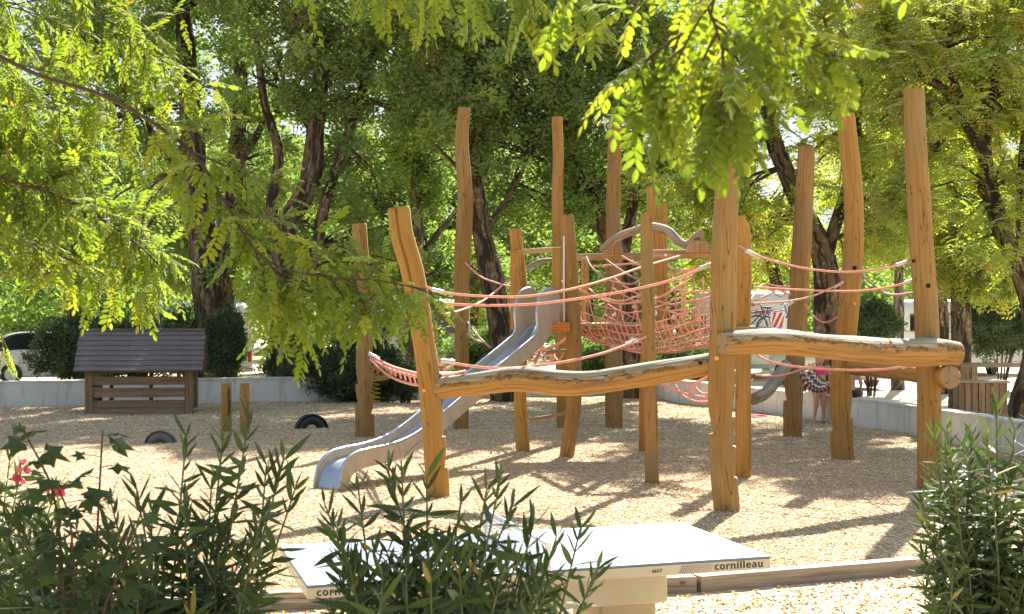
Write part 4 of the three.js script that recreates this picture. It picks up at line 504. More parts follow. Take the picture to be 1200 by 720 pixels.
const bare = (a) => { const out = a.map((g) => { const q = g.index ? g.toNonIndexed() : g; for (const k of Object.keys(q.attributes)) if (k !== 'position') q.deleteAttribute(k); return q; }); const m = mergeGeometries(out, false); m.computeVertexNormals(); return m; };
function pinnate(seed, pairs = 7, len = 0.26, ll = 0.047, lw = 0.024, droop = 0.5, n = 4) {  // compound leaf: stalk along +x with paired oval leaflets
  const r = rng(seed), parts = [], at = (t) => V(len * t * (1 - 0.12 * droop * t), -droop * len * 0.55 * t * t, 0.02 * Math.sin(t * 4 + seed)); const stalk = []; for (let i = 0; i <= 4; i++) stalk.push(at(i / 4)); parts.push(tube(stalk, [0.0017, 0.0009], { segs: 3, step: len / 4, caps: false }));
  const put = (t, ang, s) => { const g = leafBlade(ll * s, lw * s, 0.25 + 0.2 * r(), 0.12 + 0.25 * r(), oval, n); g.rotateX((r() - 0.5) * 0.9); g.rotateZ(-0.15 - 0.5 * r() * droop); g.rotateY(ang); const p = at(t); g.translate(p.x, p.y, p.z); parts.push(g); };
  for (let i = 0; i < pairs; i++) { const t = 0.2 + 0.76 * (i + 0.3) / pairs, s = 0.8 + 0.35 * r(); for (const e of [-1, 1]) if (r() > 0.05) put(t + (r() - 0.5) * 0.015, e * (1.15 + 0.25 * r() - 0.35 * t), s * (0.9 + 0.2 * r())); } put(1, (r() - 0.5) * 0.3, 1.05); return bare(parts);
}
const pinnates = [pinnate(3), pinnate(8, 6, 0.22), pinnate(15, 8, 0.29, 0.045, 0.023, 0.8), pinnate(21, 7, 0.25, 0.05, 0.026, 0.3)];
const lances = [leafBlade(0.135, 0.022, 0.15, 0.12, lance, 6), leafBlade(0.125, 0.022, 0.25, 0.3, lance, 6), leafBlade(0.15, 0.024, 0.1, 0.04, lance, 6), leafBlade(0.105, 0.022, 0.2, -0.08, lance, 6)].map((g) => { const q = g; q.computeVertexNormals(); return q; });
function clump(seed, leaves, size, droop, broad) {                                 // a twig's worth of far foliage
  const r = rng(seed), pos = []; const quad = (p, d, s, l, w) => { const a = p, b = p.clone().addScaledVector(d, l * 0.5).addScaledVector(s, w / 2), c = p.clone().addScaledVector(d, l), e = p.clone().addScaledVector(d, l * 0.5).addScaledVector(s, -w / 2); for (const q of [a, b, c, a, c, e]) pos.push(q.x, q.y, q.z); };
  for (let k = 0; k < leaves; k++) {
    const a = r() * 6.283, el = (r() - 0.35) * 1.5, d = V(Math.cos(a) * Math.cos(el), Math.sin(el), Math.sin(a) * Math.cos(el)), o = randDir(r).multiplyScalar(size * 0.55 * r()); o.y *= 0.7;
    if (broad) { const s = randDir(r); s.addScaledVector(d, -s.dot(d)).normalize(); quad(o.clone().addScaledVector(d, size * 0.4 * r()), d, s, 0.085 + 0.06 * r(), 0.05 + 0.03 * r()); continue; }
    const L = size * (0.55 + 0.4 * r()), up = V(0, 1, 0), sd = d.clone().cross(up).normalize(), n = 6; for (let i = 0; i < n; i++) { const t = (i + 0.7) / n, p = o.clone().addScaledVector(d, L * t).add(V(0, -droop * L * t * t, 0)); for (const e of [-1, 1]) { const ld = sd.clone().multiplyScalar(e).addScaledVector(d, 0.35).add(V(0, -0.35 * r() - droop * 0.4, 0)).normalize(), ls = d.clone().addScaledVector(randDir(r), 0.5); ls.addScaledVector(ld, -ls.dot(ld)).normalize(); quad(p, ld, ls, 0.062 + 0.025 * r(), 0.034 + 0.012 * r()); } }
  }
  const g = new THREE.BufferGeometry(); g.setAttribute('position', new THREE.Float32BufferAttribute(pos, 3)); g.computeVertexNormals(); return g;
}
const featherClumps = [clump(1, 9, 0.42, 0.55), clump(2, 9, 0.46, 0.9), clump(3, 10, 0.4, 0.35)], broadClumps = [clump(4, 70, 0.5, 0, true), clump(5, 80, 0.55, 0, true)];

// ---------------------------------------------------------------- far trees
function tree(o) {                                                                  // trunk and limbs in photo pixels at depth d; blobs: [px, py, radius in m, depth offset, squash]
  const r = rng(o.seed), d = o.d, t = thing(o.name || 'locust_tree', o.label, 'tree', V(P(o.trunk[0][0], 360, d).x, 0, -d), 0, o.group), off = t.position; const loc = (q) => P(q[0], q[1], d + (q[2] || 0)).sub(off);
  const mat = o.bark || bark; const wobble = (s) => (th, tt, l) => 1 + 0.07 * Math.sin(th * 3 + l * 1.1 + s) + 0.05 * Math.sin(th * 5 - l * 2.3 + s * 2) + 0.04 * Math.sin(l * 3.1 + s);
  const limb = (name, pts, r0, r1, base) => { const q = pts.map(loc); if (base) { const b = q[0].clone(); b.y = -0.1; q.unshift(b); } return mesh(name, tube(q, base ? [r0 * 1.35, r0, lerp(r0, r1, 0.5), r1] : [r0, lerp(r0, r1, 0.6), r1], { segs: 14, step: 0.18, rfn: wobble(o.seed + pts.length), seed: o.seed }), mat, t); };
  limb('trunk', o.trunk, o.r, o.r2 ?? o.r * 0.4, true); for (const l of o.limbs || []) limb('limb', l.pts, l.r, l.r2 ?? l.r * 0.35);
  const sk = [...o.trunk.slice(-Math.max(2, o.trunk.length - 2)), ...(o.limbs || []).flatMap((l) => l.pts.slice(1))].map(loc), twigs = [], mats = [], cols = []; const base = o.color || C(1, 1, 1);
  const tot = o.blobs.reduce((a, b) => a + Math.pow(b[2], 2.4), 0);
  for (const b of o.blobs) {
    const c = loc([b[0], b[1], b[3] || 0]), R = b[2], sq = b[4] || 0.75, n = Math.round(o.n * Math.pow(R, 2.4) / tot);
    let best = sk[0]; for (const s of sk) if (s.distanceTo(c) < best.distanceTo(c)) best = s;
    for (let k = 0; k < Math.min(9, 3 + R * 2); k++) { const e = c.clone().add(randDir(r).multiply(V(R, R * sq, R)).multiplyScalar(0.8)), m = best.clone().lerp(e, 0.5).add(V((r() - 0.5) * R * 0.5, R * 0.2 * r(), (r() - 0.5) * R * 0.5)); twigs.push(tube([best, m, e], [0.045, 0.028, 0.01], { segs: 5, step: 0.4, caps: false })); }
    for (let k = 0; k < n; k++) {
      let p, g = 0; do { const u = Math.pow(r(), 0.5); p = randDir(r).multiplyScalar(R * u); p.y *= sq; } while (g++ < 7 && n3(p.x * 2.2 + c.x, p.y * 2.6 + c.y, p.z * 2.2 + c.z, o.seed) < (o.gap ?? 0.08));
      const up = V((r() - 0.5) * 0.9, 1, (r() - 0.5) * 0.9), dir = V(p.x + (r() - 0.5) * R, -0.25 * R + (r() - 0.5) * R * 0.5, p.z + (r() - 0.5) * R); mats.push(basis(c.clone().add(p), dir, up, (o.cs || 1) * lerp(0.75, 1.3, r())));
      const v = lerp(0.7, 1.25, r()), y = r(), dry = r() < (o.dry || 0.01); cols.push(dry ? C(1.25, 0.75, 0.5) : C(base.r * v * lerp(0.85, 1.25, y), base.g * v, base.b * v * lerp(1.1, 0.8, y)));
    }
  }
  if (twigs.length) { const tw = mesh('branches', merge(twigs), mat, t); tw.userData.kind = 'stuff'; }
  const broad = o.leaf === 'broad'; const cr = inst('crown', broad ? broadClumps[o.seed % 2] : featherClumps[o.seed % 3], broad ? leafDark : leafFar, mats, cols, t); return t;
}
const BROADLEAF = C(1.3, 1.35, 1.0), FEATHERY = C(1, 1, 1);
tree({ seed: 31, d: 41, label: 'dark broad-leaved tree with twin trunks behind the playhouse', leaf: 'broad', r: 0.42, r2: 0.2, trunk: [[250, 430], [246, 340], [240, 290], [232, 240], [222, 130], [215, 10]], limbs: [{ pts: [[258, 410], [262, 340], [268, 270], [278, 190], [282, 60]], r: 0.33, r2: 0.16 }, { pts: [[238, 270], [205, 200], [160, 130], [110, 60]], r: 0.14 }, { pts: [[275, 200], [310, 140], [330, 60]], r: 0.12 }], n: 950, gap: 0.3, cs: 1.1, color: BROADLEAF, blobs: [[60, -70, 1.8], [200, -80, 1.9], [120, 30, 3.2], [250, 20, 3.2, 1.5], [190, 150, 2.2, 1], [300, 130, 1.8, 0.5], [60, 170, 2.6], [290, -60, 3, -1], [150, 255, 1.6, 2], [320, 220, 1.4, 1.5], [20, 60, 2.6]] });
tree({ seed: 32, d: 39, label: 'dark broad-leaved tree with crooked forking limbs between playhouse and slide', leaf: 'broad', r: 0.3, r2: 0.13, trunk: [[342, 440], [340, 370], [334, 310], [332, 270], [362, 215], [370, 150], [378, 60], [372, -30]], limbs: [{ pts: [[333, 300], [318, 250], [326, 180], [310, 120], [300, 40]], r: 0.17, r2: 0.08 }, { pts: [[372, 290], [380, 240], [404, 170], [420, 120], [440, 50]], r: 0.15, r2: 0.08 }, { pts: [[345, 360], [362, 320], [372, 290]], r: 0.18, r2: 0.15 }, { pts: [[368, 160], [340, 110], [320, 60]], r: 0.09 }], n: 749, gap: 0.3, cs: 1.1, color: BROADLEAF, blobs: [[360, -75, 1.8], [380, 40, 2.5], [330, 110, 1.6], [440, 120, 2, 0.5], [420, 215, 1.4, 1], [310, -40, 2.6], [450, 20, 2.4, 1], [455, 290, 1.3, 1.5], [300, 300, 1.2, 1.5], [395, 330, 1.1, 2]] });
tree({ seed: 33, d: 45, label: 'slim pale-barked tree with one rising side branch behind the crooked post', leaf: 'broad', bark: paleBark, r: 0.2, r2: 0.1, trunk: [[490, 440], [491, 380], [490, 330], [489, 300], [486, 200], [480, 90], [476, 0]], limbs: [{ pts: [[491, 305], [512, 275], [536, 245], [556, 215]], r: 0.13 }], n: 661, gap: 0.3, cs: 1.1, color: BROADLEAF, blobs: [[500, -60, 1.7], [500, 60, 2.6], [470, 170, 1.9], [520, 210, 1.6, 0.5], [470, 300, 1.7, 1], [530, 320, 1.6, 1], [500, 390, 1.3, 1.5], [550, 110, 1.8]] });
tree({ seed: 35, d: 38, label: 'leaning dark-trunked tree behind the slide', leaf: 'broad', r: 0.27, r2: 0.12, trunk: [[592, 430], [586, 380], [577, 330], [568, 290], [560, 240], [555, 190], [562, 120], [545, 40]], limbs: [{ pts: [[566, 285], [582, 250], [606, 215], [620, 180]], r: 0.09 }, { pts: [[556, 215], [530, 190], [505, 165]], r: 0.08 }], n: 705, gap: 0.3, cs: 1.1, color: BROADLEAF, blobs: [[600, -65, 1.4], [590, 70, 2.2], [600, 180, 1.6, 0.5], [520, 120, 1.7], [540, 20, 2.2], [630, 240, 1.3, 0.7], [570, 320, 1.1, 2], [640, 130, 1.6]] });
tree({ seed: 36, d: 39, label: 'dark tree with a long limb slanting up behind the tall posts', leaf: 'broad', r: 0.3, r2: 0.14, trunk: [[742, 430], [738, 380], [728, 310], [705, 255], [680, 215], [648, 178], [610, 135], [566, 85]], limbs: [{ pts: [[728, 310], [745, 220], [750, 120], [740, 20]], r: 0.16 }], n: 847, gap: 0.3, cs: 1.1, color: BROADLEAF, blobs: [[720, -75, 1.6], [640, 60, 2], [700, 40, 2.2], [660, 150, 1.6], [740, 120, 2], [710, 220, 1.7, 0.5], [770, 40, 2.2], [760, 210, 1.6, 0.5], [740, 310, 1.4, 1], [800, 130, 1.8], [680, 310, 1.2, 1.5]] });
tree({ seed: 37, d: 33.5, label: 'feathery locust tree with a thick furrowed trunk behind the right-hand ropes'.replace(' right-hand', ' slack'), r: 0.25, r2: 0.1, trunk: [[972, 420], [970, 370], [966, 310], [962, 290], [940, 245], [918, 195], [906, 165], [898, 110], [884, 20]], limbs: [{ pts: [[966, 320], [975, 280], [990, 230], [1003, 160], [1010, 80]], r: 0.15, r2: 0.07 }, { pts: [[925, 215], [960, 170], [985, 152]], r: 0.06 }, { pts: [[905, 165], [880, 150], [850, 160]], r: 0.07 }, { pts: [[968, 420], [978, 340], [972, 300]], r: 0.2, r2: 0.14 }], n: 1274, gap: 0.18, blobs: [[900, -75, 1.3], [1000, -60, 1.2], [870, 230, 1.5], [920, 110, 1.7], [1010, 190, 1.6], [1010, 80, 1.8], [820, 200, 1.5], [1045, 250, 1.2], [905, 270, 1.1, 1], [930, 20, 2], [830, 290, 1.1, 1], [1000, 280, 0.9, 1]] });
tree({ seed: 38, d: 29, label: 'locust tree with dark forked limbs bending in over the sandy road', r: 0.22, r2: 0.13, dry: 0.08, trunk: [[1199, 480], [1213, 420], [1212, 370], [1196, 318], [1176, 270], [1160, 220], [1153, 172]], limbs: [{ pts: [[1155, 180], [1138, 150], [1110, 108], [1085, 92], [1062, 78], [1042, 55]], r: 0.14, r2: 0.06 }, { pts: [[1154, 176], [1162, 120], [1172, 70], [1190, 20], [1185, -20]], r: 0.11, r2: 0.06 }, { pts: [[1150, 172], [1128, 120], [1104, 60], [1085, 10]], r: 0.1, r2: 0.05 }, { pts: [[1212, 370], [1197, 250], [1200, 180], [1215, 80]], r: 0.13, r2: 0.07 }, { pts: [[1115, 115], [1098, 150], [1105, 165], [1130, 162]], r: 0.03 }], n: 868, gap: 0.18, blobs: [[1085, 130, 1.3], [1130, 50, 1.6], [1180, 130, 1.2], [1120, 220, 1.1], [1070, 230, 1], [1190, 210, 1], [1060, 30, 1.5], [1190, 20, 1.5], [1160, 290, 0.8]] });
tree({ seed: 39, d: 36, label: 'drooping yellow-green locust tree beside the dark hedge', r: 0.2, r2: 0.1, trunk: [[1126, 430], [1126, 380], [1124, 330], [1118, 250], [1108, 160], [1100, 60]], limbs: [{ pts: [[1128, 350], [1145, 290], [1160, 220]], r: 0.1 }], n: 954, gap: 0.18, blobs: [[1125, 275, 1.3], [1155, 305, 1.1], [1095, 300, 0.9], [1165, 240, 1.5], [1100, 200, 1.4], [1130, 130, 1.6], [1185, 320, 0.8], [1130, 325, 0.7]] });
tree({ seed: 40, d: 44, label: 'slim grey trunk standing behind the clipped shrub', r: 0.14, bark: paleBark, trunk: [[1052, 420], [1053, 370], [1054, 320], [1056, 240], [1060, 140]], n: 651, gap: 0.18, blobs: [[1055, 240, 1.8], [1040, 160, 2], [1075, 100, 2], [1040, 300, 1]] });
tree({ seed: 41, d: 42, label: 'dark slim trunk just behind the tallest post', r: 0.17, trunk: [[1104, 420], [1103, 360], [1102, 300], [1098, 200], [1090, 90]], n: 520, gap: 0.18, blobs: [[1100, 190, 1.8], [1085, 90, 1.9], [1120, 120, 1.6]] });
{ // second row, then the wood beyond
  const r = rng(990); let k = 0;
  const far = ['beyond the white car and outside the wall corner', 'rising over the white car', 'behind the twin trunks', 'filling the gap over the playhouse roof', 'behind the crooked forking limbs', 'behind the split-topped post', 'behind the slim pale-barked trunk', 'behind the slide top and tower', 'behind the caravan with the bicycles', 'behind the thick furrowed trunk', 'behind the slim grey trunk', 'over the dark hedge', 'beyond the light green hedge', 'past the road end'];
  for (let x = -140; x <= 1380; x += 118) { const d = 52 + r() * 9, px = x + (r() - 0.5) * 60, right = x > 780, h = right ? 250 : 200; const bl = []; for (let i = 0; i < (right ? 6 : 8); i++) bl.push([px + (r() - 0.5) * 130, lerp(h - 30, 335, (i + r()) / 8), 1.6 + 1.5 * r(), (r() - 0.5) * 3]);
    if (x > 930 && x < 1210) { k++; continue; }
    tree({ seed: 100 + k, d, label: (right ? 'light feathery tree ' : 'leafy campsite tree ') + far[k], group: right ? 'trees beyond the sandy road' : 'trees in the row beyond the low wall', leaf: right ? 'feather' : 'broad', r: 0.2 + 0.1 * r(), trunk: [[px, 420], [px + 5, 350], [px + (r() - 0.5) * 40, 250], [px + (r() - 0.5) * 60, h + 20]], n: right ? 200 : 260, gap: 0.15, cs: 1.5, color: right ? FEATHERY : BROADLEAF, blobs: bl }); k++; }
  const mats = [], cols = []; for (let i = 0; i < 2600; i++) { const d = 68 + r() * 26, px = -220 + r() * 1640, right = px > 800, top = (right ? 300 : 270) + 30 * n3(px * 0.02, 0, d * 0.2, 3), py = lerp(top, 405, Math.pow(r(), 0.9)), p = P(px, py, d); if (p.y < 0.2) continue; mats.push(basis(p, randDir(r), V((r() - 0.5), 1, (r() - 0.5)), 2.6 * lerp(0.7, 1.3, r()))); const v = lerp(0.7, 1.3, r()); cols.push(C(BROADLEAF.r * v, BROADLEAF.g * v, BROADLEAF.b * v)); }
  tag(inst('woodland', broadClumps[0], leafDark, mats, cols), 'distant wood closing the view behind the campsite', 'woodland', null, 'stuff');
}
// ---------------------------------------------------------------- shrubs
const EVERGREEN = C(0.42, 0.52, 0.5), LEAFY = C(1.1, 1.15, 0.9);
function shrub(label, px, pyTop, pyBase, wpx, d, n, mat, col, seed, o = {}) {
  const r = rng(seed), w = wpx / F * d / 2, y1 = EYE - (pyTop - 360) / F * d, y0 = Math.max(0, EYE - (pyBase - 360) / F * d), t = thing(o.name || 'shrub', label, o.cat || 'shrub', V(P(px, 360, d).x, 0, -d), 0, o.group), mats = [], cols = [], st = [];
  for (let i = 0; i < 7; i++) { const a = r() * 6.283; st.push(tube([V(Math.cos(a) * 0.1, -0.05, Math.sin(a) * 0.1), V(Math.cos(a) * w * 0.3, y1 * 0.4, Math.sin(a) * w * 0.3), V(Math.cos(a) * w * 0.6, y1 * 0.8, Math.sin(a) * w * 0.6)], [0.03, 0.02, 0.008], { segs: 5, step: 0.3, caps: false })); } const sm = mesh('stems', merge(st), bark, t); sm.userData.kind = 'stuff';
  for (let i = 0; i < n; i++) { const u = Math.pow(r(), 0.4), q = randDir(r).multiplyScalar(u); const lump = 1 + 0.38 * n3(q.x * 3.1, q.y * 2.9, q.z * 3.3, seed); const p = V(q.x * w * lump, Math.max(0.05, lerp(y0, y1, (q.y * lump + 1) / 2)), q.z * w * lump * (o.dz || 0.8)); mats.push(basis(p, V(q.x, q.y * 0.6 + 0.2, q.z).addScaledVector(randDir(r), 0.5), V(r() - 0.5, 1, r() - 0.5), (o.cs || 0.6) * lerp(0.7, 1.3, r()))); const v = lerp(0.65, 1.3, r()); cols.push(C(col.r * v, col.g * v, col.b * v)); }
  inst('foliage', broadClumps[seed % 2], mat, mats, cols, t); return t;
}
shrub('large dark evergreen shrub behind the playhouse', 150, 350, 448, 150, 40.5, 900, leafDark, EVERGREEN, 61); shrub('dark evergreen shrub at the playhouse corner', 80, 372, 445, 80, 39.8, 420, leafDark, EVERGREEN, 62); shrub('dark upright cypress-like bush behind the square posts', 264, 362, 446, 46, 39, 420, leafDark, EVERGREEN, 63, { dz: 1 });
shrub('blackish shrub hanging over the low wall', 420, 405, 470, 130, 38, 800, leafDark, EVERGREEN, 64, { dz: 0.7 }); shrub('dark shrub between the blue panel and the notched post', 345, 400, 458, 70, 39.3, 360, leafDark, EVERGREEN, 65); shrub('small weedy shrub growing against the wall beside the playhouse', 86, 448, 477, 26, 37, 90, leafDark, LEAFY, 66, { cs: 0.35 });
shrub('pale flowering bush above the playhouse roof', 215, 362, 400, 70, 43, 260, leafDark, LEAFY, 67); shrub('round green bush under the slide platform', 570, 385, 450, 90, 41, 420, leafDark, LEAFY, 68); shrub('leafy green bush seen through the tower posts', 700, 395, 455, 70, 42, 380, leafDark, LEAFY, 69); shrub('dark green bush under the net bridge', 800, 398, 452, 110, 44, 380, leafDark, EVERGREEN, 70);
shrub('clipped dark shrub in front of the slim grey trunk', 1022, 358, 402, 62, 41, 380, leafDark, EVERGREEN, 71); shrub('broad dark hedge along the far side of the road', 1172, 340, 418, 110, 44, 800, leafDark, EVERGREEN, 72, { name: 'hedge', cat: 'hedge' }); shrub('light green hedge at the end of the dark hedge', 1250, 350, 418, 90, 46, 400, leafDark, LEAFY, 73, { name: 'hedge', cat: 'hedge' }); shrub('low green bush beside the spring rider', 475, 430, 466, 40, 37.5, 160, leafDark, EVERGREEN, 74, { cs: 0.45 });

// ---------------------------------------------------------------- near locust trees whose branches hang into the view
function nearTree(o) {
  const r = rng(o.seed), t = thing('locust_tree', o.label, 'tree', o.base), off = o.base; const loc = (q) => P(q[0], q[1], q[2]).sub(off), twigs = [], leaves = [];
  mesh('trunk', tube([V(0, -0.1, 0), ...o.trunk.map((q) => V(...q).sub(V(off.x, 0, off.z)))], [0.2, 0.16, 0.13, 0.09], { segs: 14, step: 0.2 }), bark, t);
  for (const b of o.branches) {
    const pts = b.world ? b.world.map((q) => V(...q).sub(V(off.x, 0, off.z))) : b.pts.map(loc); if (b.from) pts.unshift(...b.from.map((q) => V(...q).sub(V(off.x, 0, off.z))));
    const r0 = b.r || 0.012; mesh('branch', tube(pts, [r0, r0 * 0.7, r0 * 0.3], { segs: 7, step: 0.06 }), twigMat, t); const cv = new THREE.CatmullRomCurve3(pts), u0 = b.u0 ?? 0.1;
    for (let k = 0; k < b.twigs; k++) {
      const u = lerp(u0, 1, (k + r()) / b.twigs), p = cv.getPointAt(u), T = cv.getTangentAt(u), sd = randDir(r); sd.addScaledVector(T, -sd.dot(T)).normalize(); const L = b.len * lerp(0.6, 1.25, r()) * (1 - 0.35 * u), dir = T.clone().multiplyScalar(0.55).add(sd.multiplyScalar(0.9)).add(V(0, -(b.droop ?? 0.35), 0)); dir.z *= 0.75; dir.normalize();
      const e1 = p.clone().addScaledVector(dir, L * 0.5).add(V(0, -0.03 * L, 0)), e2 = p.clone().addScaledVector(dir, L).add(V(0, -L * (b.droop ?? 0.35) * 0.5, 0)); twigs.push(tube([p, e1, e2], [0.004, 0.0018], { segs: 4, step: L / 3, caps: false })); const tc = new THREE.CatmullRomCurve3([p, e1, e2]), nl = Math.max(3, Math.round(L / (b.gap || 0.045)));
      for (let i = 0; i < nl; i++) { const w = (i + 0.6) / nl, q = tc.getPointAt(w), tt = tc.getTangentAt(w), az = randDir(r); az.addScaledVector(tt, -az.dot(tt)).normalize(); const ld = tt.clone().multiplyScalar(0.5).add(az.multiplyScalar(0.8)).add(V(0, -(b.hang ?? 0.45), 0)).normalize(), up = V((r() - 0.5) * 0.8, 1, (r() - 0.5) * 0.8); leaves.push({ p: q, m: basis(q, ld, up, lerp(0.75, 1.15, r()) * (b.scale || 1)), g: Math.floor(r() * 4), v: r(), y: r() }); }
    }
  }
  mesh('twigs', merge(twigs), twigMat, t).userData.kind = 'stuff';
  const inView = (l) => { const w = l.p.clone().add(off), d = -w.z; if (d < 0.5) return 0; const x = 600 + w.x / d * F, y = 360 - (w.y - EYE) / d * F; return x > -40 && x < 1240 && y > -40 && y < 740 ? 1 / d : 0; };
  const order = leaves.map((l) => [inView(l), l]).sort((a, b) => b[0] - a[0]), matsByTone = [0.75, 0.95, 1.15, 1.3].map((k, i) => { const m = leafRobinia.clone(); m.color.setRGB(leafRobinia.color.r * k * (i === 3 ? 1.25 : 1), leafRobinia.color.g * k, leafRobinia.color.b * k); return m; });
  const rest = [[], [], [], []], rc = [[], [], [], []]; order.forEach(([s, l], i) => { if (i < 300 && s > 0) { const m = mesh('leaf', pinnates[l.g], matsByTone[Math.floor(l.v * 4)], t); m.matrixAutoUpdate = true; l.m.decompose(m.position, m.quaternion, m.scale); } else { rest[l.g].push(l.m); const v = lerp(0.7, 1.3, l.v); rc[l.g].push(l.y > 0.985 ? C(2.2, 1.1, 0.6) : C(v * lerp(0.9, 1.2, l.y), v, v)); } });
  rest.forEach((m, i) => { if (m.length) inst('foliage', pinnates[i], leafRobinia, m, rc[i], t); });
  if (o.crown) { const mats = [], cols = []; for (const [x, y, z, R, n, sq = 0.5] of o.crown) for (let i = 0; i < n; i++) { const q = randDir(r).multiplyScalar(R * Math.pow(r(), 0.45)); mats.push(basis(V(x, y, z).sub(V(off.x, 0, off.z)).add(V(q.x, q.y * sq, q.z)), randDir(r), V(r() - 0.5, 1, r() - 0.5), lerp(0.8, 1.3, r()))); const v = lerp(0.8, 1.2, r()); cols.push(C(v, v, v)); } inst('crown', featherClumps[1], leafRobinia, mats, cols, t); }
  return t;
}
// tree whose trunk stands outside the view: the long hanging branch before the first posts and the roof of leaves above
nearTree({ seed: 5, label: 'near locust tree with a long leafy branch hanging before the first notched posts', base: V(-3.4, 0, -7.4), trunk: [[-3.35, 1.6, -7.4], [-3.25, 3.2, -7.35], [-2.9, 4.8, -7.5]],
  branches: [
    { from: [[-3.25, 3.3, -7.35]], pts: [[-60, 50, 7.3], [50, 90, 7.1], [120, 112, 7.0], [180, 145, 6.9], [228, 182, 6.8], [262, 235, 6.7], [292, 285, 6.6], [325, 312, 6.5], [385, 325, 6.4], [450, 330, 6.3], [500, 340, 6.3]], r: 0.012, twigs: 32, len: 0.18, droop: 0.15, u0: 0.52, hang: 0.3, scale: 0.72, gap: 0.036 },
    { pts: [[300, 295, 6.6], [335, 328, 6.5], [380, 348, 6.5], [440, 352, 6.4]], r: 0.006, twigs: 13, len: 0.13, droop: 0.3, hang: 0.45, scale: 0.72, gap: 0.036 },
    { pts: [[292, 285, 6.7], [300, 330, 6.7], [318, 360, 6.7], [345, 375, 6.6]], r: 0.005, twigs: 9, len: 0.12, droop: 0.2, hang: 0.4, scale: 0.72, gap: 0.036 },
    { pts: [[225, 178, 6.8], [290, 205, 6.7], [335, 225, 6.7]], r: 0.006, twigs: 7, len: 0.13, droop: 0.1, hang: 0.2, scale: 0.72, gap: 0.036 },
    { pts: [[262, 235, 6.7], [330, 270, 6.6], [400, 295, 6.5], [470, 330, 6.45]], r: 0.006, twigs: 12, len: 0.13, droop: 0.2, hang: 0.3, scale: 0.72, gap: 0.036 },
    { from: [[-3.2, 3.6, -7.35]], pts: [[-60, -60, 9.6], [60, -20, 9.8], [120, 20, 9.9], [160, 50, 9.9], [205, 80, 9.8], [235, 95, 9.7]], r: 0.012, twigs: 40, len: 0.32, droop: 0.2, u0: 0.25, hang: 0.3, scale: 0.85, gap: 0.04 },
    { from: [[-3.2, 3.5, -7.35]], pts: [[-40, 60, 9.9], [40, 80, 10.1], [110, 100, 10.1], [165, 130, 10]], r: 0.011, twigs: 32, len: 0.34, droop: 0.25, u0: 0.3, hang: 0.35, scale: 0.85, gap: 0.04 },
    { from: [[-2.95, 4.7, -7.5]], pts: [[250, -130, 8], [390, -55, 7.6], [460, -32, 7.4], [530, -18, 7.3]], r: 0.012, twigs: 32, len: 0.2, droop: 0.35, u0: 0.4, scale: 0.85 },
    { from: [[-2.95, 4.7, -7.5]], pts: [[300, -140, 7], [480, -75, 6.6], [570, -35, 6.4], [680, 0, 6.2]], r: 0.012, twigs: 34, len: 0.2, droop: 0.35, u0: 0.4, scale: 0.85 },
    { from: [[-3.25, 3.4, -7.35]], pts: [[-60, 0, 10.6], [20, 10, 10.8], [90, 35, 10.8], [150, 45, 10.8], [200, 20, 10.8]], r: 0.01, twigs: 40, len: 0.32, droop: 0.3, u0: 0.25, hang: 0.35, scale: 0.9 },
    { from: [[-3.25, 3.2, -7.35]], pts: [[-60, 90, 10.8], [20, 110, 11], [70, 130, 11], [105, 155, 11]], r: 0.01, twigs: 30, len: 0.32, droop: 0.3, u0: 0.25, hang: 0.35, scale: 0.9 },
    { from: [[-3.1, 4.2, -7.4]], world: [[-3.1, 4.2, -7.4], [-2.6, 5.2, -8.4], [-1.4, 5.6, -9.6], [0, 5.6, -9.9], [1.2, 5.5, -9.6]], r: 0.06, twigs: 10, len: 0.6, u0: 0.5 },
  ], crown: [[-2.2, 6.2, -9.3, 1.4, 200], [-3.4, 6.6, -8, 1.8, 260], [-1.2, 5.9, -10.6, 1.2, 130], [-0.2, 5.5, -10.1, 1, 110], [0.6, 5.5, -9.8, 1, 130], [1.3, 5.4, -9.4, 0.9, 110]] });
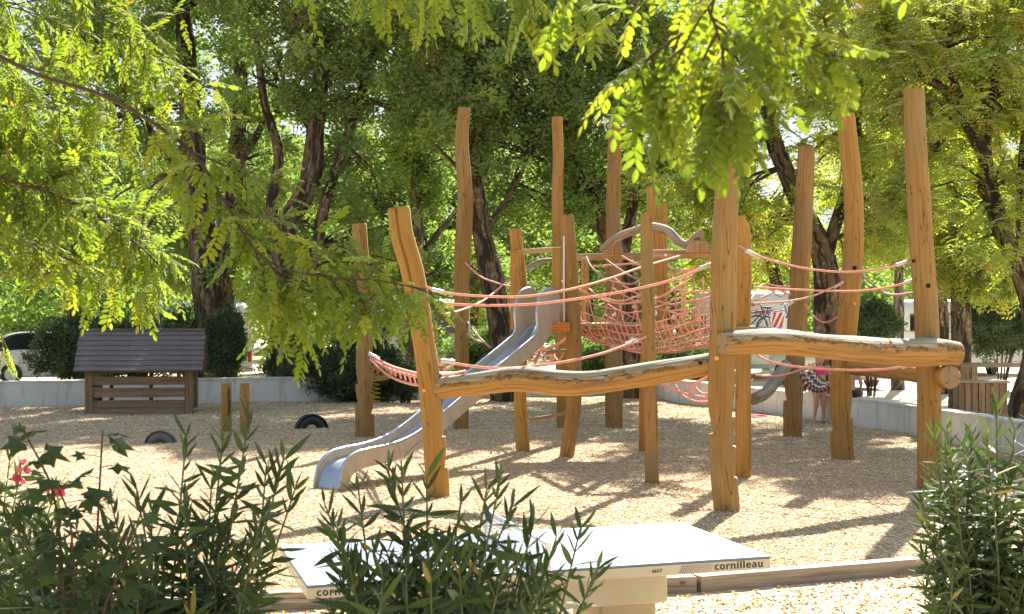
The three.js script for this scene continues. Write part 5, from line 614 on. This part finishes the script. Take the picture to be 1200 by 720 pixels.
nearTree({ seed: 9, label: 'near locust tree dangling large bright leaflets before the stout notched post', base: V(2.6, 0, -2.2), trunk: [[2.6, 1.6, -2.2], [2.5, 2.8, -2.3], [2.2, 3.8, -2.5]],
  branches: [
    { from: [[2.4, 3.1, -2.35]], pts: [[1000, -140, 3.2], [900, -60, 3.4], [845, -10, 3.5], [815, 30, 3.5], [795, 70, 3.5], [775, 100, 3.5]], r: 0.008, twigs: 20, len: 0.10, droop: 0.5, u0: 0.4, hang: 0.6, gap: 0.028, scale: 0.64 },
    { pts: [[830, 10, 3.5], [845, 50, 3.45], [850, 90, 3.4], [848, 125, 3.4]], r: 0.004, twigs: 12, len: 0.08, droop: 0.5, hang: 0.6, gap: 0.03, scale: 0.64 },
    { pts: [[815, 30, 3.6], [770, 60, 3.6], [745, 90, 3.6]], r: 0.004, twigs: 8, len: 0.07, droop: 0.5, hang: 0.6, gap: 0.03, scale: 0.64 },
    { from: [[2.4, 3.0, -2.35]], pts: [[1100, -100, 3.4], [860, -40, 3.6], [870, 0, 3.6], [920, 10, 3.55], [965, 20, 3.5], [995, 45, 3.5]], r: 0.006, twigs: 12, len: 0.07, droop: 0.2, u0: 0.5, hang: 0.25, gap: 0.03, scale: 0.64 },
    { pts: [[885, 10, 3.6], [915, 40, 3.55], [950, 55, 3.5], [975, 70, 3.5]], r: 0.004, twigs: 7, len: 0.06, droop: 0.2, hang: 0.3, gap: 0.03, scale: 0.64 },
    { from: [[2.3, 3.5, -2.4]], pts: [[900, -160, 4.4], [780, -80, 4.6], [700, -40, 4.7], [650, -10, 4.7]], r: 0.008, twigs: 18, len: 0.14, droop: 0.4, u0: 0.4, hang: 0.5, scale: 0.75 },
    { from: [[2.3, 3.5, -2.4]], pts: [[950, -140, 4.4], [860, -60, 4.6], [800, -20, 4.7], [740, 10, 4.8]], r: 0.008, twigs: 18, len: 0.14, droop: 0.4, u0: 0.4, hang: 0.5, scale: 0.75 },
  ], crown: [[2.4, 4.8, -3, 1.2, 90], [0.6, 5.3, -1.5, 2.1, 230], [-1.8, 5.5, -2.8, 1.9, 190], [2.3, 5.2, 1, 2, 170], [-1, 5.2, 1.6, 2.2, 220], [-3.4, 5.4, 0.4, 2, 170]] });
nearTree({ seed: 13, label: 'sunlit locust tree reaching in above the playhouse with yellow-green sprays', base: V(-5.6, 0, -11.4), trunk: [[-5.6, 1.6, -11.4], [-5.5, 3.2, -11.3], [-5.3, 5, -11.2]],
  branches: [
    { from: [[-5.5, 3.0, -11.3]], pts: [[-80, 190, 11.2], [20, 215, 11.0], [80, 235, 10.9], [130, 265, 10.8], [165, 290, 10.7], [185, 310, 10.7]], r: 0.02, twigs: 58, len: 0.42, droop: 0.2, u0: 0.25, gap: 0.05, hang: 0.25 },
    { from: [[-5.5, 2.6, -11.3]], pts: [[-80, 270, 11.3], [20, 285, 11.2], [70, 300, 11.1], [110, 315, 11], [140, 335, 11]], r: 0.016, twigs: 40, len: 0.38, droop: 0.2, u0: 0.25, gap: 0.05, hang: 0.25 },
    { from: [[-5.5, 2.3, -11.3]], pts: [[-80, 350, 11.3], [-40, 365, 11.3], [-5, 385, 11.2], [10, 415, 11.2]], r: 0.012, twigs: 16, len: 0.26, droop: 0.3, u0: 0.25, gap: 0.05, hang: 0.3 },
    { from: [[-5.4, 3.6, -11.3]], pts: [[-80, 110, 11.4], [20, 130, 11.4], [60, 160, 11.3], [90, 185, 11.3]], r: 0.014, twigs: 46, len: 0.46, droop: 0.25, u0: 0.25, gap: 0.05, hang: 0.3 },
  ], crown: [[-5.6, 5.4, -11.4, 1.5, 160]] });

// ---------------------------------------------------------------- oleanders and the lobed-leaved sapling in front
const yellowed = std({ color: C(0.3, 0.24, 0.05), roughness: 0.7, side: THREE.DoubleSide });
function oleander(o) {
  const r = rng(o.seed), d = o.d, t = thing('oleander', o.label, 'shrub', V(P(o.px, 360, d).x, 0, -d), 0), stems = [], leaves = [];
  for (const [px, py, dd] of o.tips) {
    const tip = P(px, py, d + (dd || 0)).sub(t.position), base = V((r() - 0.5) * 0.3, -0.05, (r() - 0.5) * 0.3), mid = base.clone().lerp(tip, 0.5).add(V((r() - 0.5) * 0.15 - (tip.x - base.x) * 0.12, 0.06, (r() - 0.5) * 0.15)); const cv = new THREE.CatmullRomCurve3([base, mid, tip]), L = cv.getLength(); stems.push(tube([base, mid, tip], [0.011, 0.007, 0.003], { segs: 5, step: 0.12, caps: false }));
    const n = Math.round(L * (o.bare ?? 0.7) / 0.042); for (let i = 0; i <= n; i++) { const u = lerp(1 - (o.bare ?? 0.7), 1, i / n), p = cv.getPointAt(u), T = cv.getTangentAt(u), a0 = i * 1.05 + r(), young = u > 0.93; for (let k = 0; k < 3; k++) { if (r() < 0.12) continue; const a = a0 + k * 2.094 + (r() - 0.5) * 0.5, q = V(Math.cos(a), 0, Math.sin(a)); q.addScaledVector(T, -q.dot(T)).normalize(); const ld = T.clone().multiplyScalar(young ? 1.5 : lerp(0.0, 0.85, r())).add(q).add(V(0, young ? 0.1 : -0.1 * r(), 0)).normalize(); leaves.push({ p, m: basis(p, ld, T.clone().multiplyScalar(0.55).addScaledVector(randDir(r), 0.75).add(V(0, 0.1, 0.3)), lerp(0.55, 1.2, r()) * (young ? 0.75 : 1) * (o.scale || 1)), g: Math.floor(r() * 4), v: r() }); } }
  }
  mesh('stems', merge(stems), stemGreen, t).userData.kind = 'stuff';
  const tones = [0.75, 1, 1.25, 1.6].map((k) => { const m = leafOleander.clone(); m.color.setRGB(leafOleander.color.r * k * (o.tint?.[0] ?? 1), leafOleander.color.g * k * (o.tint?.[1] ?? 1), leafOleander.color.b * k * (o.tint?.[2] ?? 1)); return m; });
  const score = (l) => { const w = l.p.clone().add(t.position), y = 360 - (w.y - EYE) / -w.z * F; return y < 730 ? -w.z : 100 - w.z; };
  const rest = [[], [], [], []], rc = [[], [], [], []]; leaves.sort((a, b) => score(a) - score(b)).forEach((l, i) => { if (i < 300) { const m = mesh('leaf', lances[l.g], (l.v * 97) % 1 < 0.03 ? yellowed : tones[Math.floor(l.v * 4)], t); l.m.decompose(m.position, m.quaternion, m.scale); } else { rest[l.g].push(l.m); const k = lerp(0.7, 1.5, l.v); rc[l.g].push(C(k * (o.tint?.[0] ?? 1), k * (o.tint?.[1] ?? 1), k * (o.tint?.[2] ?? 1))); } });
  rest.forEach((m, i) => { if (m.length) inst('foliage', lances[i], leafOleander, m, rc[i], t); });
  if (o.flowers) { const petal = leafBlade(0.028, 0.026, -0.2, -0.3, oval, 3); petal.computeVertexNormals(); const pm = leafMat(C(0.75, 0.12, 0.2), 0.3); for (const [px, py] of o.flowers) { const c = P(px, py, d).sub(t.position); for (let f = 0; f < 6; f++) { const fl = new THREE.Group(); fl.name = 'flower'; fl.position.copy(c).add(randDir(r).multiplyScalar(0.035)); fl.quaternion.setFromUnitVectors(UP, randDir(r).add(V(0, 0.6, 0.8)).normalize()); t.add(fl); for (let k = 0; k < 5; k++) { const m = mesh('petal', petal, pm, fl); m.rotation.y = k * 1.2566; m.rotation.z = 0.35; m.rotation.order = 'YXZ'; } } } }
  return t;
}
const fan = (seed, n, x0, x1, top, low, jit = 40) => { const r = rng(seed), out = []; for (let i = 0; i < n; i++) { const u = (i + r()) / n, x = lerp(x0, x1, u); out.push([x, lerp(top(u), low, Math.pow(r(), 1.3)) + (r() - 0.5) * jit * 0.4, (r() - 0.5) * 0.7]); } return out; };
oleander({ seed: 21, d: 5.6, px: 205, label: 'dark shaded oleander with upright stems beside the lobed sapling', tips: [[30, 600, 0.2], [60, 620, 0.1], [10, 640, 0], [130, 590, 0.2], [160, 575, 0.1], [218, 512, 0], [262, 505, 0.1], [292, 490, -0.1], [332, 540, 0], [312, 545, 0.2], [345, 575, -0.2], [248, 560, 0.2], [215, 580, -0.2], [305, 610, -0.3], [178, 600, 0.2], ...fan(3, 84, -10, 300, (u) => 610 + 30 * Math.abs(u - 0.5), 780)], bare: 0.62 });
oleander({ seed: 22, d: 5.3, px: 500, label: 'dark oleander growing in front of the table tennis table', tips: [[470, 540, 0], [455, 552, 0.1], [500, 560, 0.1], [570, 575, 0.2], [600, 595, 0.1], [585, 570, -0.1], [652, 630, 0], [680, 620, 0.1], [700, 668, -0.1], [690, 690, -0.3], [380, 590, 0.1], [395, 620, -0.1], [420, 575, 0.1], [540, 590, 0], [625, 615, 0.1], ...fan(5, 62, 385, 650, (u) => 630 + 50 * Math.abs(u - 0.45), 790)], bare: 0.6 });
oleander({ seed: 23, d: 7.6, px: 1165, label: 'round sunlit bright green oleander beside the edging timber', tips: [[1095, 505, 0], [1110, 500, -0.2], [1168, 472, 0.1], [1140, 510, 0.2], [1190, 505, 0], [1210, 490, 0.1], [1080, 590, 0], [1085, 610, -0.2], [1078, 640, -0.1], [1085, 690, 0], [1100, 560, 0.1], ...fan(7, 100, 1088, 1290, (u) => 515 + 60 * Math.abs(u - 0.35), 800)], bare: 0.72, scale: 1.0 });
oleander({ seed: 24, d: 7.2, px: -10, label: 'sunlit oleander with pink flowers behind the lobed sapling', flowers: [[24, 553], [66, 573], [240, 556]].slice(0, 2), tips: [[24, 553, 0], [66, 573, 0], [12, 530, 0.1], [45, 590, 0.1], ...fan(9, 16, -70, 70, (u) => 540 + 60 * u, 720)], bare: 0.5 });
{ // sapling with lobed leaves
  const r = rng(55), d = 4.9, t = thing('sapling', 'dark sapling with angular lobed leaves beside the pink flowers', 'sapling', V(P(70, 360, d).x, 0, -d)); const m = leafMat(C(0.05, 0.085, 0.025), 0.22), m2 = leafMat(C(0.08, 0.14, 0.03), 0.35);
  const outline = []; for (const [a, q] of [[-2.75, 0.32], [-2.1, 0.72], [-1.65, 0.5], [-1.0, 0.98], [-0.55, 0.56], [0, 1.15], [0.55, 0.56], [1.0, 0.98], [1.65, 0.5], [2.1, 0.72], [2.75, 0.32]]) outline.push([a, q]);
  const lobed = (s) => { const rr = rng(s), pos = [0, 0, 0], idx = []; outline.forEach(([a, q], i) => { const k = q * (0.9 + 0.25 * rr()) * 0.062; pos.push(Math.cos(a) * k, -0.35 * k * k / 0.06 + (i % 2 ? 0.006 : -0.006) + 0.01 * (rr() - 0.5), Math.sin(a) * k); }); for (let i = 1; i < outline.length; i++) idx.push(0, i + 1, i); const g = new THREE.BufferGeometry(); g.setAttribute('position', new THREE.Float32BufferAttribute(pos, 3)); g.setIndex(idx); const n = g.toNonIndexed(); n.computeVertexNormals(); return n; };
  const shapes = [lobed(1), lobed(2), lobed(3)];
  for (const st of [[[75, 720], [70, 640], [60, 570], [35, 520], [22, 496]], [[110, 720], [113, 640], [117, 560], [120, 505]], [[90, 720], [40, 660], [10, 600], [-20, 560]], [[120, 720], [150, 650], [165, 600]], [[85, 720], [85, 660], [80, 600], [60, 560]]]) {
    const pts = st.map(([x, y]) => P(x, y, d + (r() - 0.5) * 0.1).sub(t.position)); pts.unshift(V(0, -0.05, 0)); mesh('stem', tube(pts, [0.012, 0.006, 0.003], { segs: 6, step: 0.08 }), twigMat, t); const cv = new THREE.CatmullRomCurve3(pts); for (let i = 0; i < 17; i++) { const u = lerp(0.68, 1, (i + 0.5) / 17), p = cv.getPointAt(u), a = i * 2.4 + r(), pd = V(Math.cos(a), 0.15, Math.sin(a) * 0.7).normalize(), L = 0.03 + 0.05 * r(), e = p.clone().addScaledVector(pd, L); mesh('leaf_stalk', tube([p, e], [0.0014], { segs: 4, step: 0.1, caps: false }), twigMat, t); const lf = mesh('leaf', shapes[i % 3], r() < 0.75 ? m : m2, t); basis(e, pd.clone().add(V(0, -0.5 * r(), 0)), V((r() - 0.5) * 1.1, 1, 0.55 + (r() - 0.5)), lerp(0.5, 1.05, r())).decompose(lf.position, lf.quaternion, lf.scale); }
  }
}
scene.traverse((o) => { if (o.isMesh) { o.castShadow = true; o.receiveShadow = true; } });
renderer.render(scene, camera);
